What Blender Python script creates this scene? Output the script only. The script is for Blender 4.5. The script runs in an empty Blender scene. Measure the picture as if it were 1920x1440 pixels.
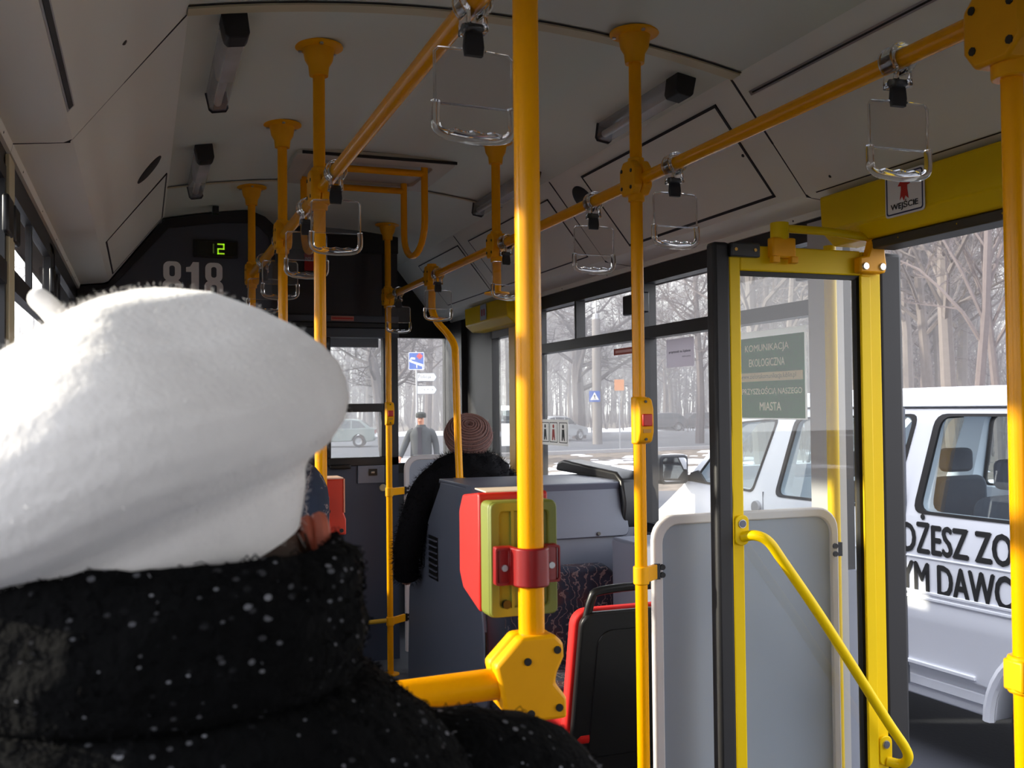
import bpy, bmesh, math, random
from mathutils import Vector, Matrix, noise
from math import sin, cos, pi, radians, sqrt, tan
R_ = random.Random(7)
scene = bpy.context.scene
COL = scene.collection

# ------------------------------------------------------------------ camera, sky, sun, exposure
CAM = Vector((-.90, 0, 1.5))
CF = Vector((0.3436, 0.9388, 0.0237)).normalized()
CR = Vector((0.9391, -0.3435, -0.0100)); CR = (CR - CF * CR.dot(CF)).normalized()
CU = CR.cross(CF)
cd = bpy.data.cameras.new('camera'); cam = bpy.data.objects.new('camera', cd); COL.objects.link(cam)
m = Matrix((CR, CU, -CF)).transposed().to_4x4(); m.translation = CAM
cam.matrix_world = m
cd.sensor_width = 36; cd.lens = 36 * 1900 / 1920; cd.clip_start = .02; cd.clip_end = 600
cd.dof.use_dof = True; cd.dof.focus_distance = 3.0; cd.dof.aperture_fstop = 13
scene.camera = cam

w = bpy.data.worlds.new('sky'); scene.world = w; w.use_nodes = True
wn = w.node_tree.nodes; wl = w.node_tree.links
bg = wn['Background']
tc = wn.new('ShaderNodeTexCoord'); sep = wn.new('ShaderNodeSeparateXYZ'); rp = wn.new('ShaderNodeValToRGB')
wl.new(tc.outputs['Generated'], sep.inputs[0]); wl.new(sep.outputs['Z'], rp.inputs[0]); wl.new(rp.outputs[0], bg.inputs[0])
rp.color_ramp.elements[0].position = 0.0; rp.color_ramp.elements[0].color = (.94, .93, .96, 1)
rp.color_ramp.elements[1].position = .6; rp.color_ramp.elements[1].color = (.78, .81, .90, 1)
bg.inputs[1].default_value = 1.7

sd = bpy.data.lights.new('sun', 'SUN'); sun = bpy.data.objects.new('sun', sd); COL.objects.link(sun)
sd.energy = 5.4; sd.angle = radians(1.2); sd.color = (1.0, .90, .76)
SUN = Vector((1, -.40, -.33)).normalized()
sun.rotation_euler = SUN.to_track_quat('-Z', 'Y').to_euler()
sun.location = (-10, 0, 8)

scene.view_settings.view_transform = 'Standard'; scene.view_settings.look = 'None'
scene.view_settings.exposure = 1.32; scene.view_settings.gamma = 1.0
scene.view_settings.use_curve_mapping = False
scene.cycles.max_bounces = 10; scene.cycles.diffuse_bounces = 5; scene.cycles.transparent_max_bounces = 24
scene.cycles.caustics_reflective = False; scene.cycles.caustics_refractive = False

# ------------------------------------------------------------------ materials
def lin(c):
    return tuple((x / 255 / 12.92 if x <= 10.3 else ((x / 255 + .055) / 1.055) ** 2.4) for x in c)
MATS = {}
def M(name, rgb, rough=.5, metal=0., spec=.5, var=0., vscale=8., bump=0., bscale=60., coat=0., emit=None, sheen=0., speck=None):
    if name in MATS: return MATS[name]
    mt = bpy.data.materials.new(name); mt.use_nodes = True; MATS[name] = mt
    n = mt.node_tree.nodes; l = mt.node_tree.links; p = n['Principled BSDF']
    c = lin(rgb) + (1,)
    p.inputs['Base Color'].default_value = c
    p.inputs['Roughness'].default_value = rough; p.inputs['Metallic'].default_value = metal
    p.inputs['Specular IOR Level'].default_value = spec
    if coat: p.inputs['Coat Weight'].default_value = coat; p.inputs['Coat Roughness'].default_value = .12
    if sheen: p.inputs['Sheen Weight'].default_value = sheen
    t = n.new('ShaderNodeTexCoord')
    if var:
        nz = n.new('ShaderNodeTexNoise'); nz.inputs['Scale'].default_value = vscale; nz.inputs['Detail'].default_value = 6
        l.new(t.outputs['Object'], nz.inputs['Vector'])
        mx = n.new('ShaderNodeMix'); mx.data_type = 'RGBA'
        mx.inputs[6].default_value = tuple(x * (1 - var) for x in c[:3]) + (1,)
        mx.inputs[7].default_value = tuple(min(1, x * (1 + var)) for x in c[:3]) + (1,)
        l.new(nz.outputs['Fac'], mx.inputs[0]); l.new(mx.outputs[2], p.inputs['Base Color'])
    if bump:
        nb = n.new('ShaderNodeTexNoise'); nb.inputs['Scale'].default_value = bscale; nb.inputs['Detail'].default_value = 4
        l.new(t.outputs['Object'], nb.inputs['Vector'])
        b = n.new('ShaderNodeBump'); b.inputs['Strength'].default_value = bump; b.inputs['Distance'].default_value = .01
        l.new(nb.outputs['Fac'], b.inputs['Height']); l.new(b.outputs[0], p.inputs['Normal'])
    if emit:
        p.inputs['Emission Color'].default_value = lin(emit[0]) + (1,); p.inputs['Emission Strength'].default_value = emit[1]
    return mt

def glass_sheet(name, tint=(1, 1, 1), refl=1.45, dust=.05, rough=.0, rs=1.):
    """thin pane: clear + fresnel reflection + a little dust"""
    mt = bpy.data.materials.new(name); mt.use_nodes = True; MATS[name] = mt
    n = mt.node_tree.nodes; l = mt.node_tree.links; n.remove(n['Principled BSDF']); out = n['Material Output']
    tr = n.new('ShaderNodeBsdfTransparent'); tr.inputs[0].default_value = tint + (1,)
    gl = n.new('ShaderNodeBsdfGlossy'); gl.inputs['Roughness'].default_value = rough
    fr = n.new('ShaderNodeFresnel'); fr.inputs[0].default_value = refl
    ge = n.new('ShaderNodeNewGeometry'); iv = n.new('ShaderNodeMath'); iv.operation = 'SUBTRACT'; iv.inputs[0].default_value = 1; l.new(ge.outputs['Backfacing'], iv.inputs[1])
    mu = n.new('ShaderNodeMath'); mu.operation = 'MULTIPLY'; m0 = n.new('ShaderNodeMath'); m0.operation = 'MULTIPLY'; m0.inputs[1].default_value = rs; l.new(fr.outputs[0], m0.inputs[0]); l.new(m0.outputs[0], mu.inputs[0]); l.new(iv.outputs[0], mu.inputs[1])
    m1 = n.new('ShaderNodeMixShader'); l.new(mu.outputs[0], m1.inputs[0]); l.new(tr.outputs[0], m1.inputs[1]); l.new(gl.outputs[0], m1.inputs[2])
    last = m1
    if dust:
        df = n.new('ShaderNodeBsdfDiffuse'); df.inputs[0].default_value = (.75, .72, .72, 1)
        t = n.new('ShaderNodeTexCoord'); nz = n.new('ShaderNodeTexNoise'); nz.inputs['Scale'].default_value = 2.5; nz.inputs['Detail'].default_value = 5
        l.new(t.outputs['Object'], nz.inputs['Vector'])
        mr = n.new('ShaderNodeMapRange'); mr.inputs[1].default_value = .3; mr.inputs[2].default_value = .75
        mr.inputs[3].default_value = dust * .5; mr.inputs[4].default_value = dust * 1.6
        l.new(nz.outputs['Fac'], mr.inputs[0]); dm = n.new('ShaderNodeMath'); dm.operation = 'MULTIPLY'; l.new(mr.outputs[0], dm.inputs[0]); l.new(iv.outputs[0], dm.inputs[1])
        m2 = n.new('ShaderNodeMixShader'); l.new(dm.outputs[0], m2.inputs[0]); l.new(last.outputs[0], m2.inputs[1]); l.new(df.outputs[0], m2.inputs[2]); last = m2
    l.new(last.outputs[0], out.inputs[0]); return mt

YEL = M('yellow_paint', (240, 162, 0), .22, spec=.22, var=.05, vscale=20)
YEL2 = M('yellow_casting', (238, 166, 0), .42, spec=.25, var=.06, vscale=25)
LEM = M('door_yellow', (228, 192, 0), .42, spec=.2, var=.06, vscale=6)
CEIL = M('ceiling_laminate', (216, 221, 204), .55, var=.05, vscale=1.3)
COVE = M('cove_plastic', (236, 237, 222), .5, var=.03, vscale=2)
TRIMY = M('ivory_trim', (205, 196, 160), .5, var=.06)
BLK = M('black_rubber', (22, 21, 23), .6, var=.15)
BLKP = M('black_plastic', (20, 20, 22), .38, var=.1)
DARKFR = M('window_frame_black', (24, 23, 26), .45, var=.1)
GREY = M('grey_lining', (128, 132, 146), .45, var=.05, vscale=5, bump=.03, bscale=300)
BULK = M('bulkhead_grey', (70, 74, 82), .6, var=.06, vscale=4, bump=.04, bscale=200)
CABD = M('cab_door_blue_grey', (62, 72, 92), .55, var=.06, vscale=4)
PANEL = M('partition_grey', (150, 158, 172), .42, var=.04, vscale=4, bump=.02, bscale=300)
PFRAME = M('partition_frame', (205, 202, 204), .4, var=.03)
CONS = M('console_grey', (94, 98, 112), .4, var=.05, vscale=6, bump=.05, bscale=350)
ALU = M('aluminium', (190, 190, 192), .3, metal=.9, var=.05)
SCREW = M('screw_dark', (60, 56, 52), .4, metal=.6)
RED = M('validator_red', (186, 30, 22), .42, var=.06, vscale=30)
DRED = M('clamp_red', (134, 18, 18), .35, var=.06, vscale=30)
GREEN = M('validator_green', (112, 120, 46), .45, var=.06, vscale=25)
WHITEP = M('white_print', (232, 230, 226), .6)
BLKPR = M('black_print', (24, 24, 26), .6)
REDPR = M('red_print', (188, 40, 32), .6)
FLOORM = M('floor_vinyl', (66, 68, 74), .6, var=.2, vscale=90)
GLASS = glass_sheet('window_glass', (.97, .98, .98), 1.4, .05, rs=.4)
DGLASS = glass_sheet('door_glass', (.95, .96, .95), 1.6, .025)
CLEAR = glass_sheet('clear_acrylic_sheet', (.93, .92, .92), 1.5, .035)
VGLASS = glass_sheet('van_glass', (.72, .8, .82), 1.9, .03)
ACR = bpy.data.materials.new('clear_acrylic'); ACR.use_nodes = True
_p = ACR.node_tree.nodes['Principled BSDF']; _p.inputs['Base Color'].default_value = (1, 1, 1, 1); _p.inputs['Roughness'].default_value = .06
_p.inputs['Transmission Weight'].default_value = 1; _p.inputs['IOR'].default_value = 1.49

def paper(name, rgb, tl=.45):
    mt = bpy.data.materials.new(name); mt.use_nodes = True; MATS[name] = mt; n = mt.node_tree.nodes; l = mt.node_tree.links; n.remove(n['Principled BSDF'])
    d = n.new('ShaderNodeBsdfDiffuse'); t = n.new('ShaderNodeBsdfTranslucent'); c = lin(rgb) + (1,); d.inputs[0].default_value = c; t.inputs[0].default_value = c
    x = n.new('ShaderNodeMixShader'); x.inputs[0].default_value = tl; l.new(d.outputs[0], x.inputs[1]); l.new(t.outputs[0], x.inputs[2]); l.new(x.outputs[0], n['Material Output'].inputs[0]); return mt
def upholstery():
    mt = bpy.data.materials.new('floral_upholstery'); mt.use_nodes = True
    n = mt.node_tree.nodes; l = mt.node_tree.links; p = n['Principled BSDF']; p.inputs['Roughness'].default_value = .9
    t = n.new('ShaderNodeTexCoord'); nz = n.new('ShaderNodeTexNoise'); nz.inputs['Scale'].default_value = 9; nz.inputs['Detail'].default_value = 3
    l.new(t.outputs['Object'], nz.inputs['Vector'])
    wv = n.new('ShaderNodeTexWave'); wv.inputs['Scale'].default_value = 9; wv.inputs['Distortion'].default_value = 14; wv.inputs['Detail'].default_value = 3; wv.inputs['Detail Scale'].default_value = 2
    l.new(t.outputs['Object'], wv.inputs['Vector'])
    cr = n.new('ShaderNodeValToRGB'); e = cr.color_ramp.elements
    e[0].position = .35; e[0].color = lin((30, 30, 44)) + (1,); e[1].position = .7; e[1].color = lin((70, 40, 42)) + (1,)
    x = e.new(.52); x.color = lin((34, 44, 62)) + (1,)
    l.new(nz.outputs['Fac'], cr.inputs[0])
    r2 = n.new('ShaderNodeValToRGB'); r2.color_ramp.elements[0].position = .90; r2.color_ramp.elements[1].position = .99
    r2.color_ramp.elements[0].color = (0, 0, 0, 1); r2.color_ramp.elements[1].color = (.55, .55, .55, 1)
    l.new(wv.outputs['Fac'], r2.inputs[0])
    mx = n.new('ShaderNodeMix'); mx.data_type = 'RGBA'; l.new(r2.outputs[0], mx.inputs[0]); l.new(cr.outputs[0], mx.inputs[6]); mx.inputs[7].default_value = lin((150, 132, 128)) + (1,)
    l.new(mx.outputs[2], p.inputs['Base Color']); return mt
UPH = upholstery()

# ------------------------------------------------------------------ mesh builder
ORG = {}
def org(o): return ORG.get(o.name, Vector((0, 0, 0))) if o else Vector((0, 0, 0))
def tag(o, label=None, cat=None, group=None, kind=None):
    if label: o['label'] = label
    if cat: o['category'] = cat
    if group: o['group'] = group
    if kind: o['kind'] = kind
    return o
def thing(name, label, cat, loc=(0, 0, 0), group=None, rotz=0., local=False):
    o = bpy.data.objects.new(name, None); COL.objects.link(o); o.location = loc; o.rotation_euler = (0, 0, rotz)
    o.empty_display_size = .1
    ORG[o.name] = Vector((0, 0, 0)) if local else Vector(loc)
    return tag(o, label, cat, group)
def dup(root, loc, label=None, rotz=None, group=None):
    r = root.copy(); COL.objects.link(r); r.location = loc
    if rotz is not None: r.rotation_euler = (0, 0, rotz)
    if label: r['label'] = label
    if group: r['group'] = group
    for ch in list(root.children):
        c = ch.copy(); COL.objects.link(c); c.parent = r
        for g in list(ch.children):
            d = g.copy(); COL.objects.link(d); d.parent = c
    return r

class MB:
    def __init__(s): s.v = []; s.f = []
    def add(s, vs, fs):
        b = len(s.v); s.v += [Vector(v) for v in vs]; s.f += [tuple(i + b for i in f) for f in fs]; return s
    def box(s, x0, x1, y0, y1, z0, z1):
        return s.add([(x0, y0, z0), (x1, y0, z0), (x1, y1, z0), (x0, y1, z0), (x0, y0, z1), (x1, y0, z1), (x1, y1, z1), (x0, y1, z1)],
                     [(0, 3, 2, 1), (4, 5, 6, 7), (0, 1, 5, 4), (1, 2, 6, 5), (2, 3, 7, 6), (3, 0, 4, 7)])
    def obox(s, c, ex, ey, ez, a, b, d):
        c = Vector(c); ex = Vector(ex).normalized() * a / 2; ey = Vector(ey).normalized() * b / 2; ez = Vector(ez).normalized() * d / 2
        k = [(-1, -1, -1), (1, -1, -1), (1, 1, -1), (-1, 1, -1), (-1, -1, 1), (1, -1, 1), (1, 1, 1), (-1, 1, 1)]
        return s.add([c + ex * i + ey * j + ez * q for i, j, q in k], [(0, 3, 2, 1), (4, 5, 6, 7), (0, 1, 5, 4), (1, 2, 6, 5), (2, 3, 7, 6), (3, 0, 4, 7)])
    def tube(s, pts, r, n=14, caps=True, closed=False):
        pts = [Vector(p) for p in pts]; N = len(pts)
        rs = r if isinstance(r, (list, tuple)) else [r] * N
        tg = []
        for i in range(N):
            if closed: t = pts[(i + 1) % N] - pts[i - 1]
            else: t = pts[min(i + 1, N - 1)] - pts[max(i - 1, 0)]
            tg.append(t.normalized())
        a = Vector((0, 0, 1)) if abs(tg[0].z) < .9 else Vector((1, 0, 0))
        u = tg[0].cross(a).normalized(); vs = []; fs = []
        for i in range(N):
            u = (u - tg[i] * u.dot(tg[i])).normalized(); w_ = tg[i].cross(u)
            for k in range(n):
                an = 2 * pi * k / n; vs.append(pts[i] + (u * cos(an) + w_ * sin(an)) * rs[i])
        for i in range(N if closed else N - 1):
            j = (i + 1) % N
            for k in range(n):
                k2 = (k + 1) % n; fs.append((i * n + k, i * n + k2, j * n + k2, j * n + k))
        if caps and not closed:
            fs.append(tuple(range(n - 1, -1, -1))); fs.append(tuple((N - 1) * n + k for k in range(n)))
        return s.add(vs, fs)
    def lathe(s, prof, c, ax=(0, 0, 1), n=24, wob=None):
        c = Vector(c); ax = Vector(ax).normalized(); a = Vector((1, 0, 0)) if abs(ax.x) < .9 else Vector((0, 1, 0))
        u = (a - ax * a.dot(ax)).normalized(); w_ = ax.cross(u); vs = []; fs = []
        for i, (r, h) in enumerate(prof):
            for k in range(n):
                an = 2 * pi * k / n; p = c + ax * h + (u * cos(an) + w_ * sin(an)) * max(r, 1e-5)
                vs.append(p)
        for i in range(len(prof) - 1):
            for k in range(n):
                k2 = (k + 1) % n; fs.append((i * n + k, i * n + k2, (i + 1) * n + k2, (i + 1) * n + k))
        return s.add(vs, fs)
    def prism(s, poly, o, ex, ey, ez, d):
        o = Vector(o); ex = Vector(ex); ey = Vector(ey); ez = Vector(ez); n = len(poly)
        vs = [o + ex * a + ey * b for a, b in poly] + [o + ex * a + ey * b + ez * d for a, b in poly]
        fs = [tuple(range(n - 1, -1, -1)), tuple(range(n, 2 * n))] + [(i, (i + 1) % n, (i + 1) % n + n, i + n) for i in range(n)]
        return s.add(vs, fs)
    def ring(s, outer, inner, o, ex, ey, ez, d):
        """frame between two outlines of the same length"""
        o = Vector(o); ex = Vector(ex); ey = Vector(ey); ez = Vector(ez); n = len(outer); vs = []
        for q in (0, d):
            for pl in (outer, inner): vs += [o + ex * a + ey * b + ez * q for a, b in pl]
        fs = []
        for i in range(n):
            j = (i + 1) % n
            fs += [(i, j, n + j, n + i), (2 * n + i, 3 * n + i, 3 * n + j, 2 * n + j), (i, 2 * n + i, 2 * n + j, j), (n + i, n + j, 3 * n + j, 3 * n + i)]
        return s.add(vs, fs)
    def grid(s, rows, closed=True):
        n = len(rows[0]); vs = [p for r in rows for p in r]; fs = []
        for i in range(len(rows) - 1):
            for k in range(n if closed else n - 1):
                k2 = (k + 1) % n; fs.append((i * n + k, i * n + k2, (i + 1) * n + k2, (i + 1) * n + k))
        return s.add(vs, fs)
    def ellips(s, c, rx, ry, rz, n=24, m_=14, rot=None):
        rows = []; c = Vector(c)
        for i in range(m_ + 1):
            th = pi * i / m_; row = []
            for k in range(n):
                p = Vector((rx * sin(th) * cos(2 * pi * k / n), ry * sin(th) * sin(2 * pi * k / n), -rz * cos(th)))
                row.append(c + (rot @ p if rot else p))
            rows.append(row)
        return s.grid(rows)
    def text(s, st, o, ex, ey, wd, ht, bold=.0):
        vs, fs = text_geo(st, 0); xs = [v[0] for v in vs]; ys = [v[1] for v in vs]
        x0, x1, y0, y1 = min(xs), max(xs), min(ys), max(ys); o = Vector(o); ex = Vector(ex); ey = Vector(ey)
        sx = wd / (x1 - x0); sy = ht / (y1 - y0)
        nn = ex.cross(ey).normalized()
        for kk, (dx, dy) in enumerate([(0, 0)] if not bold else [(-bold, 0), (0, 0), (bold, 0), (0, bold * .5), (0, -bold * .5)]):
            s.add([o + nn * (.0002 * kk) + ex * ((v[0] - x0 + dx) * sx) + ey * ((v[1] - y0 + dy) * sy) for v in vs], fs)
        return s
    def build(s, name, mat, parent=None, smooth=True, bevel=0., segs=2, ang=38, sub=0, doubles=False):
        me = bpy.data.meshes.new(name); off = org(parent)
        me.from_pydata([v - off for v in s.v], [], s.f)
        bm = bmesh.new(); bm.from_mesh(me)
        if doubles: bmesh.ops.remove_doubles(bm, verts=bm.verts, dist=1e-5)
        bmesh.ops.recalc_face_normals(bm, faces=bm.faces)
        if smooth:
            for f in bm.faces: f.smooth = True
            for e in bm.edges:
                if len(e.link_faces) == 2 and e.calc_face_angle(0) > radians(ang): e.smooth = False
        bm.to_mesh(me); bm.free()
        me.materials.append(mat)
        o = bpy.data.objects.new(name, me); COL.objects.link(o)
        if parent: o.parent = parent; ORG[o.name] = off
        if bevel:
            b = o.modifiers.new('bevel', 'BEVEL'); b.width = bevel; b.segments = segs; b.limit_method = 'ANGLE'; b.angle_limit = radians(35); b.harden_normals = False
        if sub:
            b = o.modifiers.new('sub', 'SUBSURF'); b.levels = sub; b.render_levels = sub
        return o

_tc = {}
def text_geo(st, bold):
    if (st, bold) in _tc: return _tc[(st, bold)]
    cu = bpy.data.curves.new('t', 'FONT'); cu.body = st; cu.size = 1; cu.offset = bold; cu.resolution_u = 3
    ob = bpy.data.objects.new('t', cu); COL.objects.link(ob); dg = bpy.context.evaluated_depsgraph_get()
    me = bpy.data.meshes.new_from_object(ob.evaluated_get(dg))
    r = ([tuple(v.co) for v in me.vertices], [tuple(p.vertices) for p in me.polygons])
    bpy.data.objects.remove(ob); bpy.data.curves.remove(cu); bpy.data.meshes.remove(me); _tc[(st, bold)] = r; return r
def rrect(x0, x1, y0, y1, r, n=6):
    o = []
    for cx, cy, a0 in ((x1 - r, y1 - r, 0), (x0 + r, y1 - r, 90), (x0 + r, y0 + r, 180), (x1 - r, y0 + r, 270)):
        for k in range(n + 1):
            a = radians(a0 + 90 * k / n); o.append((cx + r * cos(a), cy + r * sin(a)))
    return o
def rpanel(x0, x1, y0, y1, rt, n=6):     # rounded at the top only
    o = [(x0, y0), (x1, y0)]
    for cx, cy, a0 in ((x1 - rt, y1 - rt, 0), (x0 + rt, y1 - rt, 90)):
        for k in range(n + 1):
            a = radians(a0 + 90 * k / n); o.append((cx + rt * cos(a), cy + rt * sin(a)))
    return o
X, Y, Z = Vector((1, 0, 0)), Vector((0, 1, 0)), Vector((0, 0, 1))
NX, NY = -X, -Y
def box(name, mat, parent, *a, bevel=0., **k): return MB().box(*a).build(name, mat, parent, bevel=bevel, **k)
def struct(o, label=None): o['kind'] = 'structure'; 
def S(o, label): o['kind'] = 'structure'; o['label'] = label; return o
def smoothpath(pts, n=6):
    pts = [Vector(p) for p in pts]; out = []
    P = [pts[0] * 2 - pts[1]] + pts + [pts[-1] * 2 - pts[-2]]
    for i in range(1, len(P) - 2):
        for k in range(n):
            t = k / n; a, b, c, d = P[i - 1], P[i], P[i + 1], P[i + 2]
            out.append(.5 * ((2 * b) + (c - a) * t + (2 * a - 5 * b + 4 * c - d) * t * t + (3 * b - a - 3 * c + d) * t ** 3))
    out.append(pts[-1]); return out

# ------------------------------------------------------------------ bus shell
Y0, Y1 = -4.0, 7.0
ZE, ZT = 2.50, .08
def zc(x): return ZE + ZT * (1 - (x / .79) ** 2)
SEAMS = [Y0, -1.7, .45, 2.60, 4.74, Y1]
roof = MB()
rows = []
for y in (Y0 - .1, Y1 + .1):
    rows.append([Vector((x, y, z)) for x, z in [(-1.30, 2.05), (-1.28, 2.35), (-1.05, 2.62), (-.6, 2.70), (0, 2.72), (.6, 2.70), (1.05, 2.62), (1.28, 2.35), (1.30, 2.05)]])
ceiling = S(roof.grid(rows, closed=False).build('ceiling', PFRAME), 'arched bus roof with pale laminate ceiling panels')
for a, b in zip(SEAMS[:-1], SEAMS[1:]):
    g = MB(); rows = []
    for y in (a + .004, b - .004): rows.append([Vector((x, y, zc(x))) for x in [-.80 + 1.6 * k / 16 for k in range(17)]])
    g.grid(rows, closed=False); g.build('ceiling_panel', CEIL, ceiling)
for y in SEAMS[1:-1]:
    g = MB(); rows = []
    wide = .045 if y < 4 else .012
    for yy, dz in ((y - .003, -.002), (y - .003, -.008), (y + wide, -.008), (y + wide, -.002)): rows.append([Vector((x, yy, zc(x) + dz)) for x in [-.79 + 1.58 * k / 16 for k in range(17)]])
    g.grid(rows, closed=False).build('ceiling_trim_strip', TRIMY, ceiling)
    g = MB(); rows = []
    for yy in (y - .012, y - .003): rows.append([Vector((x, yy, zc(x) - .003)) for x in [-.79 + 1.58 * k / 16 for k in range(17)]])
    g.grid(rows, closed=False).build('seam', BLK, ceiling)

# coves: (+-.79,2.50) -> (+-1.065,2.153) -> (+-1.2,2.14)
A_, C_ = Vector((.79, 0, 2.50)), Vector((1.065, 0, 2.153))
def cpt(sd, s, y, off=0.):
    p = A_.lerp(C_, s); nrm = Vector((-(A_.z - C_.z), 0, -(C_.x - A_.x))).normalized()   # towards the cabin
    p = p + nrm * off; return Vector((p.x * sd, y, p.z))
def cstrip(mb, sd, pts, wd, off=.002):
    """flat strip of width wd through (s, y) points lying on the cove"""
    for (s0, y0), (s1, y1) in zip(pts[:-1], pts[1:]):
        L = (C_ - A_).length; d = Vector(((s1 - s0) * L, y1 - y0)); d.normalize(); e = Vector((-d.y, d.x)) * wd / 2
        q = [(s0 - d.x * wd / 2 / L, y0 - d.y * wd / 2, 1), (s1 + d.x * wd / 2 / L, y1 + d.y * wd / 2, 1)]
        a = [cpt(sd, q[0][0] + e.x / L, q[0][1] + e.y, off), cpt(sd, q[0][0] - e.x / L, q[0][1] - e.y, off), cpt(sd, q[1][0] - e.x / L, q[1][1] - e.y, off), cpt(sd, q[1][0] + e.x / L, q[1][1] + e.y, off)]
        b = [cpt(sd, 0, 0)]
        lo = [p - (cpt(sd, .5, 0, off) - cpt(sd, .5, 0, -.003)) for p in a]
        mb.add(a + lo, [(0, 1, 2, 3), (4, 7, 6, 5), (0, 4, 5, 1), (1, 5, 6, 2), (2, 6, 7, 3), (3, 7, 4, 0)])
    return mb
def screw(parent, p, nrm, r=.006):
    nrm = Vector(nrm).normalized()
    return MB().lathe([(0, .003), (r * .6, .003), (r, 0), (r, -.002)], p, nrm, 10).build('screw', SCREW, parent)
def hatchp(sd, s0, s1, y0, y1, parent, wd=.010):
    a = MB()
    q = [cpt(sd, s0, y0, .004), cpt(sd, s1, y0, .004), cpt(sd, s1, y1, .004), cpt(sd, s0, y1, .004)]
    q2 = [cpt(sd, s0, y0, -.002), cpt(sd, s1, y0, -.002), cpt(sd, s1, y1, -.002), cpt(sd, s0, y1, -.002)]
    a.add(q + q2, [(0, 1, 2, 3), (4, 7, 6, 5), (0, 4, 5, 1), (1, 5, 6, 2), (2, 6, 7, 3), (3, 7, 4, 0)])
    h = a.build('access_hatch', COVE, parent)
    g = MB(); cstrip(g, sd, [(s0, y0), (s1, y0), (s1, y1), (s0, y1), (s0, y0)], wd, .005); g.build('gasket', BLK, h)
    return h
def speaker(sd, s, y, parent, ry=.075, rs=.15):
    g = MB(); n = 28
    L = (C_ - A_).length
    rings = []
    for rr, off in ((0, .006), (.85, .006), (1, .003), (1, -.002)):
        rings.append([cpt(sd, s + rr * rs * sin(2 * pi * k / n), y + rr * ry * cos(2 * pi * k / n), off) for k in range(n)])
    g.grid(rings); return g.build('speaker_grille', BLK, parent)
CSEAMS = {-1: [Y0, .6, 2.65, 5.48], 1: [Y0, .55, 2.65, 4.12, 5.58, Y1]}
for sd, nm in ((-1, 'trim_1'), (1, 'trim_2')):
    g = MB()      # backing of the cove
    g.grid([[Vector((sd * x, y, z)) for x, z in ((.80, 2.51), (1.09, 2.16), (1.26, 2.15))] for y in (Y0, Y1)], closed=False)
    cove = S(g.build(nm, DARKFR), 'sloping white cove panels above the %s windows' % ('left' if sd < 0 else 'right'))
    for a, b in zip(CSEAMS[sd][:-1], CSEAMS[sd][1:]):
        g = MB(); p = MB(); a2, b2 = a + .003, b - .003
        sec = [(.785, 2.503), (.80, 2.487), (1.055, 2.160), (1.075, 2.150), (1.185, 2.139), (1.19, 2.118), (1.205, 2.118), (1.205, 2.15)]
        rows = [[Vector((sd * x, y, z)) for x, z in sec] for y in (a2, b2)]
        g.grid(rows, closed=False)
        for y in (a2, b2): g.add([Vector((sd * x, y, z)) for x, z in sec], [tuple(range(len(sec)))])
        pn = g.build('cove_panel', COVE, cove, ang=25)
        k = a + .25
        while k < b:
            screw(pn, (sd * 1.19, k, 2.128), (-sd, 0, 0), .005); k += .55
    for y in CSEAMS[sd][1:-1]:
        g = MB(); cstrip(g, sd, [(0.02, y), (.98, y)], .009, .002)
        g.add([(sd * 1.06, y - .002, 2.1515), (sd * 1.06, y + .002, 2.1515), (sd * 1.186, y + .002, 2.1375), (sd * 1.186, y - .002, 2.1375), (sd * 1.06, y - .002, 2.16), (sd * 1.06, y + .002, 2.16), (sd * 1.186, y + .002, 2.147), (sd * 1.186, y - .002, 2.147)], [(0, 1, 2, 3), (4, 7, 6, 5), (0, 4, 5, 1), (1, 5, 6, 2), (2, 6, 7, 3), (3, 7, 4, 0)])
        g.build('seam', BLK, cove)
    if sd > 0:
        hatchp(1, .12, .91, 2.79, 3.83, cove); hatchp(1, .16, .88, 4.24, 5.42, cove, .006); hatchp(1, .15, .88, 5.62, 6.5, cove, .006)
        speaker(1, .32, 3.94, cove)
        screw(cove, cpt(1, .536, 2.81, .005), (-1, 0, -.5)); screw(cove, cpt(1, .905, 2.505, .002), (-1, 0, -.5))
        g = MB(); cstrip(g, 1, [(.155, 2.60), (.165, .65)], .016, .004); g.build('slot_rail', ALU, cove)
        g = MB(); cstrip(g, 1, [(.155, 2.59), (.165, .66)], .005, .006); g.build('slot_groove', BLK, cove)
        g = MB(); cstrip(g, 1, [(.985, 2.60), (.985, .6)], .004, .002); g.build('seam', SCREW, cove)
        g = MB(); cstrip(g, 1, [(.80, 4.95), (.93, 5.06)], .03, .002); g.build('red_sticker', REDPR, cove)
    else:
        hatchp(-1, .05, .89, 4.40, 5.40, cove, .008)
        speaker(-1, .30, 3.96, cove)
        g = MB(); cstrip(g, -1, [(.94, 2.41), (.95, 1.0)], .022, .005); g.build('slot_rail', ALU, cove)
        g = MB(); cstrip(g, -1, [(.94, 2.40), (.95, 1.0)], .012, .007); g.build('slot_groove', BLK, cove)
        screw(cove, cpt(-1, .527, 2.375, .002), (1, 0, -.5), .008)

# floor and ends
fl = S(MB().box(-1.26, 1.26, Y0, Y1, -.08, 0).build('floor', FLOORM), 'dark grey vinyl bus floor')
box('podium', FLOORM, fl, -1.2, -.44, -2.5, 2.62, 0, .35)
box('podium_edge', LEM, fl, -.455, -.435, -2.5, 2.62, .32, .353)
S(MB().box(-1.26, 1.26, Y0 - .06, Y0, -.08, 2.7).build('wall_back', GREY), 'grey rear wall of the bus')

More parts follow.
